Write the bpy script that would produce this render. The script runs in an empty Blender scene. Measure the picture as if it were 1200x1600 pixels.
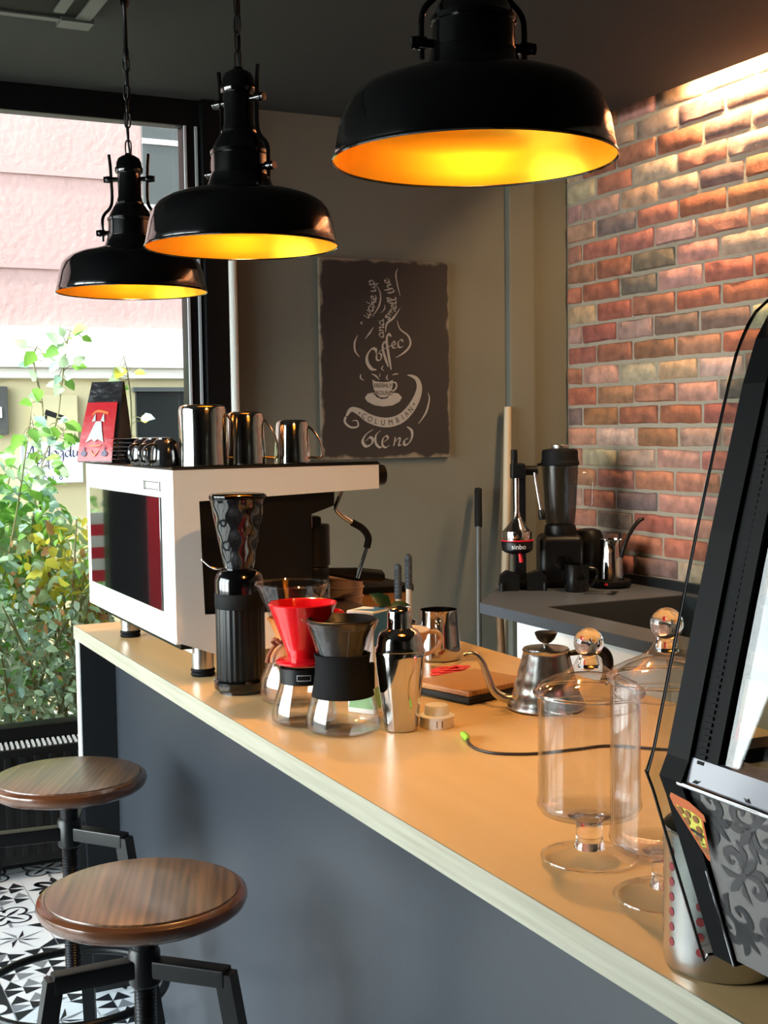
import bpy, bmesh, math, random
from mathutils import Matrix, Vector, noise
PI = math.pi
sc = bpy.context.scene
COL = sc.collection
random.seed(7)

# ------------------------------------------------------------------ materials
def lin(h):
    h = h.lstrip('#')
    out = []
    for i in (0, 2, 4):
        c = int(h[i:i+2], 16) / 255
        out.append(c / 12.92 if c <= .04045 else ((c + .055) / 1.055) ** 2.4)
    return (*out, 1)

def new_mat(name):
    m = bpy.data.materials.new(name); m.use_nodes = True
    nt = m.node_tree
    return m, nt, nt.nodes, nt.links, nt.nodes['Principled BSDF']

def pm(name, col, rough=.5, metal=0, spec=.5, bump=None, var=None, trans=0, ior=1.45, aniso=0, coat=0, emit=None, sss=0):
    """principled material; bump=(scale,strength[,stretch]); var=(colour2, scale, stretch)"""
    m, nt, N, L, b = new_mat(name)
    c = lin(col) if isinstance(col, str) else col
    b.inputs['Base Color'].default_value = c
    b.inputs['Roughness'].default_value = rough
    b.inputs['Metallic'].default_value = metal
    b.inputs['Specular IOR Level'].default_value = spec
    b.inputs['IOR'].default_value = ior
    b.inputs['Transmission Weight'].default_value = trans
    b.inputs['Anisotropic'].default_value = aniso
    b.inputs['Coat Weight'].default_value = coat
    b.inputs['Coat Roughness'].default_value = .05
    if emit:
        b.inputs['Emission Color'].default_value = lin(emit[0]); b.inputs['Emission Strength'].default_value = emit[1]
    def coords(stretch):
        tc = N.new('ShaderNodeTexCoord'); mp = N.new('ShaderNodeMapping')
        mp.inputs['Scale'].default_value = stretch
        L.new(tc.outputs['Object'], mp.inputs['Vector']); return mp
    if var:
        c2, sc_, st = var
        mp = coords(st); nz = N.new('ShaderNodeTexNoise'); nz.inputs['Scale'].default_value = sc_
        nz.inputs['Detail'].default_value = 6
        L.new(mp.outputs[0], nz.inputs['Vector'])
        cr = N.new('ShaderNodeValToRGB')
        cr.color_ramp.elements[0].position = .35; cr.color_ramp.elements[0].color = c
        cr.color_ramp.elements[1].position = .68; cr.color_ramp.elements[1].color = lin(c2)
        L.new(nz.outputs['Fac'], cr.inputs[0]); L.new(cr.outputs[0], b.inputs['Base Color'])
    if bump:
        mp = coords(bump[2] if len(bump) > 2 else (1, 1, 1))
        nz = N.new('ShaderNodeTexNoise'); nz.inputs['Scale'].default_value = bump[0]; nz.inputs['Detail'].default_value = 5
        L.new(mp.outputs[0], nz.inputs['Vector'])
        bp = N.new('ShaderNodeBump'); bp.inputs['Strength'].default_value = bump[1]; bp.inputs['Distance'].default_value = .01
        L.new(nz.outputs['Fac'], bp.inputs['Height']); L.new(bp.outputs[0], b.inputs['Normal'])
    return m

def thin_glass(name, tint='FFFFFF', ior=1.5, rough=.01, absorb=.75):
    """thin-walled glass: transparent with fresnel reflection"""
    m, nt, N, L, b = new_mat(name)
    N.remove(b)
    t = N.new('ShaderNodeBsdfTransparent')
    lw = N.new('ShaderNodeLayerWeight'); lw.inputs[0].default_value = .15     # longer way through the wall at a grazing view
    tm = N.new('ShaderNodeMix'); tm.data_type = 'RGBA'; tm.inputs[6].default_value = lin(tint); q = lin(tint); tm.inputs[7].default_value = (q[0] * absorb, q[1] * absorb, q[2] * absorb, 1)
    L.new(lw.outputs['Facing'], tm.inputs[0]); L.new(tm.outputs[2], t.inputs[0])
    g = N.new('ShaderNodeBsdfGlossy'); g.inputs['Roughness'].default_value = rough
    fr = N.new('ShaderNodeFresnel'); ge = N.new('ShaderNodeNewGeometry')
    mr = N.new('ShaderNodeMapRange'); mr.inputs[3].default_value = ior; mr.inputs[4].default_value = 1 / ior   # same reflection from both sides
    L.new(ge.outputs['Backfacing'], mr.inputs[0]); L.new(mr.outputs[0], fr.inputs[0])
    mx = N.new('ShaderNodeMixShader')
    L.new(fr.outputs[0], mx.inputs[0]); L.new(t.outputs[0], mx.inputs[1]); L.new(g.outputs[0], mx.inputs[2])
    L.new(mx.outputs[0], N['Material Output'].inputs[0])
    return m

def wood_mat(name, c1, c2, scale, rough, stretch, coat=0, dist=3.0, wave=.5, lo=.2, hi=.8):
    m, nt, N, L, b = new_mat(name)
    tc = N.new('ShaderNodeTexCoord'); mp = N.new('ShaderNodeMapping'); mp.inputs['Scale'].default_value = stretch
    L.new(tc.outputs['Object'], mp.inputs['Vector'])
    n1 = N.new('ShaderNodeTexNoise'); n1.inputs['Scale'].default_value = scale; n1.inputs['Detail'].default_value = 8; n1.inputs['Distortion'].default_value = dist * .25
    w = N.new('ShaderNodeTexWave'); w.wave_type = 'BANDS'; w.bands_direction = 'X'; w.inputs['Scale'].default_value = scale * .55
    w.inputs['Distortion'].default_value = dist; w.inputs['Detail'].default_value = 3; w.inputs['Detail Scale'].default_value = .8
    L.new(mp.outputs[0], n1.inputs['Vector']); L.new(mp.outputs[0], w.inputs['Vector'])
    mx = N.new('ShaderNodeMath'); mx.operation = 'MULTIPLY_ADD'; mx.inputs[1].default_value = wave
    L.new(w.outputs['Fac'], mx.inputs[0])
    hf = N.new('ShaderNodeMath'); hf.operation = 'MULTIPLY'; hf.inputs[1].default_value = 1 - wave
    L.new(n1.outputs['Fac'], hf.inputs[0]); L.new(hf.outputs[0], mx.inputs[2])
    cr = N.new('ShaderNodeValToRGB')
    cr.color_ramp.elements[0].position = lo; cr.color_ramp.elements[0].color = lin(c1)
    cr.color_ramp.elements[1].position = hi; cr.color_ramp.elements[1].color = lin(c2)
    L.new(mx.outputs[0], cr.inputs[0]); L.new(cr.outputs[0], b.inputs['Base Color'])
    b.inputs['Roughness'].default_value = rough; b.inputs['Coat Weight'].default_value = coat; b.inputs['Coat Roughness'].default_value = .15
    bp = N.new('ShaderNodeBump'); bp.inputs['Strength'].default_value = .12; bp.inputs['Distance'].default_value = .004
    L.new(mx.outputs[0], bp.inputs['Height']); L.new(bp.outputs[0], b.inputs['Normal'])
    return m

M = {}
M['black_gloss'] = pm('black enamel', '050506', .13, spec=.5, coat=.4)
M['gold'] = pm('gold shade lining', 'efae2e', .34, metal=1)
M['black_metal'] = pm('black powder coat', '0c0d0e', .36, spec=.35)
M['black_plastic'] = pm('black plastic', '090a0b', .4, spec=.3)
M['black_rubber'] = pm('black rubber', '0a0a0b', .7, spec=.2)
M['case_black'] = pm('satin black case frame', '060607', .45, spec=.08)
M['bulb'] = pm('warm bulb', 'ffe0a0', .3, emit=('ffc070', 12))
M['steel'] = pm('polished steel', 'c9c6c2', .09, metal=1)
M['steel_brushed'] = pm('brushed steel', 'bdbab5', .27, metal=1, bump=(60, .04, (1, 1, .04)))
M['chrome'] = pm('chrome', 'dcdcdc', .05, metal=1)
M['glass'] = thin_glass('clear thin glass', ior=1.6)
M['foot_glass'] = thin_glass('clear pedestal glass', ior=1.25, absorb=1)
M['pane'] = thin_glass('window pane', 'F6FAF9')
M['case_glass'] = thin_glass('display case glass', 'EEF3F1', ior=1.6)
M['solid_glass'] = pm('solid glass', 'ffffff', .0, trans=1, ior=1.5)
M['smoke'] = thin_glass('smoked plastic', '3a3836', ior=1.5, rough=.05)
M['hazy'] = pm('hazy plastic jar', '8b9096', .3, trans=0, spec=.5)
M['mesh_filter'] = pm('fine steel filter mesh', '241d17', .7, spec=.15)
M['white_lam'] = pm('white lacquered steel', 'f1ece6', .3, coat=.5)
M['white_cab'] = pm('white laminate', 'fbfbfa', .2, coat=1)
M['white_plastic'] = pm('white plastic', 'e9e4df', .4)
M['edge'] = pm('pale oak edge banding', 'a3a08f', .5, bump=(30, .05, (30, .6, 1)), var=('928f7d', 40, (1, .1, 3)))
M['counter_wood'] = pm('pale beech laminate', 'e2bd88', .3, var=('d9b27a', 5, (3, .35, 1)), bump=(14, .03, (6, .5, 1)))
M['counter_panel'] = pm('slate blue grey lacquer', '2e3238', .3, bump=(60, .015))
M['counter_dark'] = pm('black lacquered board', '15171a', .4)
M['grey_top'] = pm('grey stone worktop', '4a4f57', .45, var=('42474e', 120, (1, 1, 1)))
M['sink'] = pm('dark composite sink', '33373b', .4)
M['wall_grey'] = pm('taupe grey wall paint', '66655b', .8, bump=(90, .06), var=('616057', 3, (1, 1, 1)))
M['wall_dark'] = pm('charcoal wall paint', '3a3a3a', .8)
M['ceiling'] = pm('charcoal ceiling paint', '282a29', .85, bump=(60, .04))
M['frame'] = pm('black window frame', '0a0b0c', .4, spec=.2)
M['alu'] = pm('aluminium bead', 'b4b9be', .5, metal=.2)
M['red_gloss'] = pm('glossy red ceramic', 'd0141c', .12, spec=.6, coat=.4)
M['red'] = pm('red print', 'cc2030', .35)
M['red_ribbon'] = pm('red ribbon', 'd83a3a', .5)
M['collar_wood'] = pm('amber wood collar', 'b86f35', .35, var=('8f4f22', 20, (1, 1, .2)))
M['leather'] = pm('brown leather tie', '8a4a30', .5)
M['neoprene'] = pm('black neoprene', '0e0f11', .8, spec=.15, bump=(400, .1))
M['paper_pink'] = pm('pinkish paper cup', 'c9a695', .6)
M['paper_white'] = pm('white carton', 'eceaea', .5)
M['blue'] = pm('blue print', '2f6fa3', .45)
M['lightblue'] = pm('light blue print', '5aaad0', .45)
M['green_print'] = pm('pale green print', '8fc08a', .45)
M['leaf_dark'] = pm('dark leaf', '0f2c14', .35)
M['handle_grey'] = pm('slate grey grip', '46535e', .5)
M['ceramic_beige'] = pm('beige ceramic', 'c7a98a', .3, coat=.3)
M['bamboo'] = wood_mat('bamboo board', 'b07c44', 'c3915a', 60, .4, (1, .1, 1), dist=1)
M['cable_green'] = pm('green plug', '8cbf3f', .4)
M['cable'] = pm('dark cable', '2a1d18', .5)
M['stool_wood'] = wood_mat('walnut stained pine', '35241a', '78593f', 38, .3, (1, .045, 1), coat=.3, dist=6, wave=.12, lo=.3, hi=.72)
M['stool_rim'] = pm('stained bullnose rim', '4a2a18', .25, coat=.5, var=('5d3820', 14, (1, 1, 3)))
M['screw'] = pm('threaded post', '2b2b2d', .3, metal=.9)
M['cream'] = pm('cream stucco', 'b9ad8a', .9, bump=(30, .1))
M['pink'] = pm('pink stucco', 'ad8f8b', .9, bump=(26, .5), var=('a68783', 2, (1, 1, 1)))
M['groove'] = pm('stucco groove', 'a98b88', .9)
M['ledge_white'] = pm('white ledge', 'd6d2cc', .7)
M['ext_win'] = pm('grey exterior pane', '4a4d4d', .25)
M['ext_win_dark'] = pm('dark exterior pane', '1d2022', .15)
M['sign_cream'] = pm('cream sign plate', 'bdb28f', .4)
M['sign_white'] = pm('white sign plate', 'eeeef0', .4)
M['ink'] = pm('black ink', '141414', .5)
M['ink_blue'] = pm('navy ink', '2a2f5a', .5)
M['soil'] = pm('soil', '3a2c20', .9)
M['pavement'] = pm('pavement', '9a9791', .9, bump=(20, .2))
M['stem'] = pm('vine stem', '7f7a52', .6)
M['bag_black'] = pm('black foil bag', '17181b', .25, bump=(25, .5))
M['bag_red'] = pm('red bag label', '9a1620', .28, bump=(18, .25))
M['bag_grey'] = pm('grey print', '9fb0b2', .4)
M['bag_orange'] = pm('orange print', 'd9602a', .4)
M['bag_navy'] = pm('navy print', '3a2f55', .4)
M['cup_black'] = pm('black porcelain', '1a1a1c', .15, coat=.5)
M['mirror_black'] = pm('black mirror glass', '0b0c0e', .02, spec=.9, coat=1.0)
M['poster_ink'] = pm('chalk grey print', '8f8a86', .7)
M['poster_dark'] = pm('dark print', '1b1413', .7)
M['pole_grey'] = pm('grey pole', '4b4d4c', .4)
M['stick_wood'] = pm('bare wood stick', 'b09f86', .6)
M['brown_wood'] = pm('brown wood', '6a4a2a', .6)
M['white_bead'] = pm('white foam bead', 'd8dbd6', .7, bump=(40, .2))
M['pattern_light'] = pm('silver grey foil', '7b7875', .25, metal=.4)
M['pattern_dark'] = pm('dark grey print', '252426', .3)
M['pattern_mid'] = pm('mid grey print', '403d3e', .3)
M['crust'] = pm('pizza crust print', 'c2602a', .4)
M['cheese'] = pm('cheese print', 'd8cf52', .4)
M['pepper'] = pm('pepperoni print', '8f5a2a', .4)
M['tray_white'] = pm('white enamel tray', 'eef2f2', .25)
M['tile_white'] = pm('white cement tile', 'dfe3e6', .28)
M['tile_dark'] = pm('charcoal tile print', '22252a', .3)
M['tile_grey'] = pm('grey tile print', '7d8186', .3)
M['grille'] = pm('pale grille slats', 'c9ccca', .4)
M['led'] = pm('warm led strip', 'ffffff', .5, emit=('ffb060', 9))
M['ink_red'] = pm('red spout', 'c01825', .3)
M['text_white'] = pm('white lettering', 'd8d8d8', .5)
M['cup_hole'] = pm('hole with red lining', '7a1a20', .5)
LEAF = [pm('leaf ' + n, c, .45) for n, c in (('bright', '8fc455'), ('mid', '79ab52'), ('pale', 'c3dcb8'), ('blue green', 'a6c8ba'),
        ('yellow', 'dcd04e'), ('rust', 'bf8a5c'), ('dull', 'bccab2'), ('dusk', '8d9a80'))]
for m_ in LEAF:     # light shines through leaves
    nt_ = m_.node_tree; pb = nt_.nodes['Principled BSDF']; tl = nt_.nodes.new('ShaderNodeBsdfTranslucent'); tl.inputs[0].default_value = pb.inputs['Base Color'].default_value
    ms = nt_.nodes.new('ShaderNodeMixShader'); ms.inputs[0].default_value = .4
    nt_.links.new(pb.outputs[0], ms.inputs[1]); nt_.links.new(tl.outputs[0], ms.inputs[2]); nt_.links.new(ms.outputs[0], nt_.nodes['Material Output'].inputs[0])

def brick_material():
    m, nt, N, L, b = new_mat('weathered brick')
    at = N.new('ShaderNodeAttribute'); at.attribute_name = 'Col'
    tc = N.new('ShaderNodeTexCoord'); nz = N.new('ShaderNodeTexNoise'); nz.inputs['Scale'].default_value = 22; nz.inputs['Detail'].default_value = 8
    L.new(tc.outputs['Object'], nz.inputs['Vector'])
    cr = N.new('ShaderNodeValToRGB')
    cr.color_ramp.elements[0].position = .3; cr.color_ramp.elements[0].color = (.62, .62, .62, 1)
    cr.color_ramp.elements[1].position = .75; cr.color_ramp.elements[1].color = (1.25, 1.22, 1.2, 1)
    L.new(nz.outputs['Fac'], cr.inputs[0])
    mx = N.new('ShaderNodeMix'); mx.data_type = 'RGBA'; mx.blend_type = 'MULTIPLY'; mx.inputs['Factor'].default_value = 1
    L.new(at.outputs['Color'], mx.inputs[6]); L.new(cr.outputs[0], mx.inputs[7]); L.new(mx.outputs[2], b.inputs['Base Color'])
    b.inputs['Roughness'].default_value = .85
    n2 = N.new('ShaderNodeTexNoise'); n2.inputs['Scale'].default_value = 70; n2.inputs['Detail'].default_value = 6
    L.new(tc.outputs['Object'], n2.inputs['Vector'])
    bp = N.new('ShaderNodeBump'); bp.inputs['Strength'].default_value = .35; bp.inputs['Distance'].default_value = .006
    L.new(n2.outputs['Fac'], bp.inputs['Height']); L.new(bp.outputs[0], b.inputs['Normal'])
    return m
M['brick'] = brick_material()
M['mortar'] = pm('grey brown mortar', 'a39683', .95, bump=(80, .4))

def poster_material():
    m, nt, N, L, b = new_mat('worn dark brown board')
    tc = N.new('ShaderNodeTexCoord'); sep = N.new('ShaderNodeSeparateXYZ'); L.new(tc.outputs['Generated'], sep.inputs[0])
    def edge(o):
        a = N.new('ShaderNodeMath'); a.operation = 'SUBTRACT'; a.inputs[1].default_value = .5; L.new(o, a.inputs[0])
        c = N.new('ShaderNodeMath'); c.operation = 'ABSOLUTE'; L.new(a.outputs[0], c.inputs[0]); return c.outputs[0]
    mx = N.new('ShaderNodeMath'); mx.operation = 'MAXIMUM'
    L.new(edge(sep.outputs[0]), mx.inputs[0]); L.new(edge(sep.outputs[2]), mx.inputs[1])
    nz = N.new('ShaderNodeTexNoise'); nz.inputs['Scale'].default_value = 14; nz.inputs['Detail'].default_value = 8
    L.new(tc.outputs['Object'], nz.inputs['Vector'])
    ad = N.new('ShaderNodeMath'); ad.operation = 'MULTIPLY_ADD'; ad.inputs[1].default_value = .09
    L.new(nz.outputs['Fac'], ad.inputs[0]); L.new(mx.outputs[0], ad.inputs[2])
    cr = N.new('ShaderNodeValToRGB')
    cr.color_ramp.elements[0].position = .53; cr.color_ramp.elements[0].color = lin('1f1716')
    cr.color_ramp.elements[1].position = .545; cr.color_ramp.elements[1].color = lin('6f6455')
    L.new(ad.outputs[0], cr.inputs[0]); L.new(cr.outputs[0], b.inputs['Base Color']); b.inputs['Roughness'].default_value = .75
    return m
M['poster'] = poster_material()

# ------------------------------------------------------------------ mesh builder
TM = {}     # world matrix of every thing root
class MB:
    def __init__(s): s.v = []; s.f = []; s.m = []; s.mi = 0; s.bev = False
    def add(s, vs, fs, T=None, mi=None):
        o = len(s.v)
        s.v += [tuple(T @ Vector(v)) for v in vs] if T is not None else [tuple(v) for v in vs]
        s.f += [tuple(o + i for i in f) for f in fs]; s.m += [s.mi if mi is None else mi] * len(fs)
        return s
    def box(s, x0, x1, y0, y1, z0, z1, bev=0, T=None, seg=2):
        bm = bmesh.new(); bmesh.ops.create_cube(bm, size=1)
        for v in bm.verts: v.co = Vector(((x0 + x1) / 2 + v.co.x * (x1 - x0), (y0 + y1) / 2 + v.co.y * (y1 - y0), (z0 + z1) / 2 + v.co.z * (z1 - z0)))
        if bev: s.bev = True
        if bev: bmesh.ops.bevel(bm, geom=bm.edges[:], offset=bev, segments=seg, profile=.5, affect='EDGES')
        bm.verts.index_update()
        s.add([v.co for v in bm.verts], [[v.index for v in f.verts] for f in bm.faces], T); bm.free(); return s
    def lathe(s, prof, seg=48, T=None, wob=None, mi=None):
        vs, fs, rings = [], [], []
        for k, (r, z) in enumerate(prof):
            if r < 1e-6: rings.append([len(vs)]); vs.append((0, 0, z)); continue
            ring = []
            for i in range(seg):
                a = 2 * PI * i / seg; rr = r * (wob(a, z) if wob else 1)
                ring.append(len(vs)); vs.append((rr * math.cos(a), rr * math.sin(a), z))
            rings.append(ring)
        for A, B in zip(rings, rings[1:]):
            if len(A) == 1 and len(B) == 1: continue
            for i in range(seg):
                j = (i + 1) % seg
                if len(A) == 1: fs.append((A[0], B[j], B[i]))
                elif len(B) == 1: fs.append((A[i], A[j], B[0]))
                else: fs.append((A[i], A[j], B[j], B[i]))
        return s.add(vs, fs, T, mi)
    def cyl(s, r, z0, z1, seg=32, T=None, bev=0, r2=None):
        r2 = r if r2 is None else r2
        if bev: p = [(0, z0), (r - bev, z0), (r - bev * .3, z0 + bev * .3), (r, z0 + bev), (r2, z1 - bev), (r2 - bev * .3, z1 - bev * .3), (r2 - bev, z1), (0, z1)]
        else: p = [(0, z0), (r, z0), (r2, z1), (0, z1)]
        return s.lathe(p, seg, T)
    def tube(s, pts, r, seg=10, sub=6, smooth=True, closed=False, T=None, flat=None):
        """flat=(a,b): elliptical section factors"""
        P = [Vector(p) for p in pts]
        rad = list(r) if isinstance(r, (list, tuple)) else [r] * len(P)
        if smooth and len(P) > 2:
            Q, Rr = [], []
            n = len(P); rng = n if closed else n - 1
            for i in range(rng):
                if closed: p0, p1, p2, p3 = P[i - 1], P[i], P[(i + 1) % n], P[(i + 2) % n]
                else: p0, p1, p2, p3 = P[max(0, i - 1)], P[i], P[i + 1], P[min(n - 1, i + 2)]
                for k in range(sub):
                    t = k / sub
                    Q.append(.5 * ((2 * p1) + (p2 - p0) * t + (2 * p0 - 5 * p1 + 4 * p2 - p3) * t * t + (3 * p1 - p0 - 3 * p2 + p3) * t ** 3))
                    Rr.append(rad[i] * (1 - t) + rad[(i + 1) % n] * t)
            if not closed: Q.append(P[-1]); Rr.append(rad[-1])
            P, rad = Q, Rr
        n = len(P); vs, fs = [], []
        up = None
        for i in range(n):
            d = (P[(i + 1) % n] - P[i - 1]) if closed else (P[min(n - 1, i + 1)] - P[max(0, i - 1)])
            d.normalize()
            if up is None:
                up = Vector((0, 0, 1)) if abs(d.z) < .9 else Vector((1, 0, 0))
            a = d.cross(up)
            if a.length < 1e-5: a = d.cross(Vector((1, 0, 0)))
            a.normalize(); b = a.cross(d); up = b
            fa, fb = flat or (1, 1)
            for k in range(seg):
                t = 2 * PI * k / seg
                vs.append(P[i] + (a * math.cos(t) * fa + b * math.sin(t) * fb) * rad[i])
        for i in range(n if closed else n - 1):
            for k in range(seg):
                j = (i + 1) % n
                fs.append((i * seg + k, i * seg + (k + 1) % seg, j * seg + (k + 1) % seg, j * seg + k))
        if not closed: fs += [tuple(range(seg)), tuple((n - 1) * seg + k for k in range(seg))]
        return s.add(vs, fs, T)
    def prism(s, poly, d0, d1, axes='xz', T=None, mi=None):
        """polygon in the plane of two axes, extruded along the third"""
        def P(a, b, d):
            if axes == 'xz': return (a, d, b)
            if axes == 'yz': return (d, a, b)
            return (a, b, d)
        n = len(poly)
        vs = [P(a, b, d0) for a, b in poly] + [P(a, b, d1) for a, b in poly]
        fs = [tuple(range(n)), tuple(range(2 * n - 1, n - 1, -1))] + [(i, (i + 1) % n, n + (i + 1) % n, n + i) for i in range(n)]
        return s.add(vs, fs, T, mi)
    def build(s, name, mats, parent=None, world=False, smooth=True, loc=None, ang=38, recalc=True):
        me = bpy.data.meshes.new(name)
        v = s.v
        if world and parent is not None:
            inv = TM[parent.name].inverted(); v = [tuple(inv @ Vector(p)) for p in v]
        me.from_pydata(v, [], s.f)
        mats = mats if isinstance(mats, (list, tuple)) else [mats]
        for m in mats: me.materials.append(M[m] if isinstance(m, str) else m)
        for p, i in zip(me.polygons, s.m): p.material_index = i; p.use_smooth = smooth
        if recalc:
            bm = bmesh.new(); bm.from_mesh(me); bmesh.ops.recalc_face_normals(bm, faces=bm.faces[:]); bm.to_mesh(me); bm.free()
        if smooth: me.set_sharp_from_angle(angle=math.radians(ang))
        me.update()
        o = bpy.data.objects.new(name, me); COL.objects.link(o)
        if loc: o.location = loc
        if s.bev and smooth: wm = o.modifiers.new('normals', 'WEIGHTED_NORMAL'); wm.keep_sharp = True
        if parent is not None:
            o.parent = parent; TM[o.name] = TM[parent.name]
        else: TM[o.name] = Matrix.Translation(loc or (0, 0, 0))
        return o

def tag(o, label, cat, group=None, kind=None):
    o['label'] = label; o['category'] = cat
    if group: o['group'] = group
    if kind: o['kind'] = kind
    return o
def thing(name, label, cat, loc=(0, 0, 0), rotz=0, group=None):
    o = bpy.data.objects.new(name, None); COL.objects.link(o)
    o.empty_display_size = .05; o.location = loc; o.rotation_euler = (0, 0, rotz)
    TM[o.name] = Matrix.Translation(loc) @ Matrix.Rotation(rotz, 4, 'Z')
    return tag(o, label, cat, group)
def struct(o, label, cat): return tag(o, label, cat, kind='structure')
def dup(root, loc, rotz=0, label=None):
    r = root.copy(); COL.objects.link(r); r.location = loc; r.rotation_euler = (0, 0, rotz)
    TM[r.name] = Matrix.Translation(loc) @ Matrix.Rotation(rotz, 4, 'Z')
    if label: r['label'] = label
    for ch in list(root.children):
        c = ch.copy(); COL.objects.link(c); c.parent = r; TM[c.name] = TM[r.name]
        for g in ch.children:
            d = g.copy(); COL.objects.link(d); d.parent = c; TM[d.name] = TM[r.name]
    return r
def Tr(x, y, z): return Matrix.Translation((x, y, z))
def Rx(a): return Matrix.Rotation(a, 4, 'X')
def Ry(a): return Matrix.Rotation(a, 4, 'Y')
def Rz(a): return Matrix.Rotation(a, 4, 'Z')
AXX = Ry(PI / 2)     # z axis -> x axis

def text_verts(txt, size):
    cu = bpy.data.curves.new('t', 'FONT'); cu.body = txt; cu.size = size; cu.align_x = 'CENTER'; cu.align_y = 'CENTER'
    o = bpy.data.objects.new('t', cu); COL.objects.link(o)
    dg = bpy.context.evaluated_depsgraph_get(); dg.update()
    me = bpy.data.meshes.new_from_object(o.evaluated_get(dg))
    vs = [v.co.copy() for v in me.vertices]; fs = [tuple(p.vertices) for p in me.polygons]
    bpy.data.objects.remove(o); bpy.data.curves.remove(cu); bpy.data.meshes.remove(me)
    return vs, fs
def spline(pts, sub=8):
    P = [Vector((p[0], p[1])) for p in pts]; n = len(P); Q = []
    if n < 3: return P
    for i in range(n - 1):
        p0, p1, p2, p3 = P[max(0, i - 1)], P[i], P[i + 1], P[min(n - 1, i + 2)]
        for k in range(sub):
            t = k / sub
            Q.append(.5 * ((2 * p1) + (p2 - p0) * t + (2 * p0 - 5 * p1 + 4 * p2 - p3) * t * t + (3 * p1 - p0 - 3 * p2 + p3) * t ** 3))
    Q.append(P[-1]); return Q
def ribbon(mb, pts, w, put, sub=8, nib=None, mi=None):
    """flat stroke; w number, list of widths, nib angle gives a calligraphic line; put maps 2d to 3d"""
    Q = spline(pts, sub); n = len(Q); vs, fs = [], []
    for i in range(n):
        d = Q[min(n - 1, i + 1)] - Q[max(0, i - 1)]
        if d.length < 1e-9: d = Vector((1, 0))
        d.normalize(); nn = Vector((-d.y, d.x)); t = i / max(1, n - 1)
        if isinstance(w, (list, tuple)):
            k = t * (len(w) - 1); a = min(int(k), len(w) - 2); ww = w[a] + (w[a + 1] - w[a]) * (k - a)
        else: ww = w
        if nib is not None:
            ww *= .28 + .72 * abs(math.sin(math.atan2(d.y, d.x) - nib))
            ww *= min(1, .35 + 4 * t, .35 + 4 * (1 - t))
        vs += [put(*(Q[i] + nn * ww / 2)), put(*(Q[i] - nn * ww / 2))]
    fs = [(2 * i, 2 * i + 1, 2 * i + 3, 2 * i + 2) for i in range(n - 1)]
    mb.add(vs, fs, None, mi)
def disc2(mb, c, rx, ry, put, n=24, mi=None):
    mb.add([put(c[0] + rx * math.cos(2 * PI * i / n), c[1] + ry * math.sin(2 * PI * i / n)) for i in range(n)], [tuple(range(n))], None, mi)
def poly2(mb, pts, put, mi=None): mb.add([put(*p) for p in pts], [tuple(range(len(pts)))], None, mi)

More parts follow.
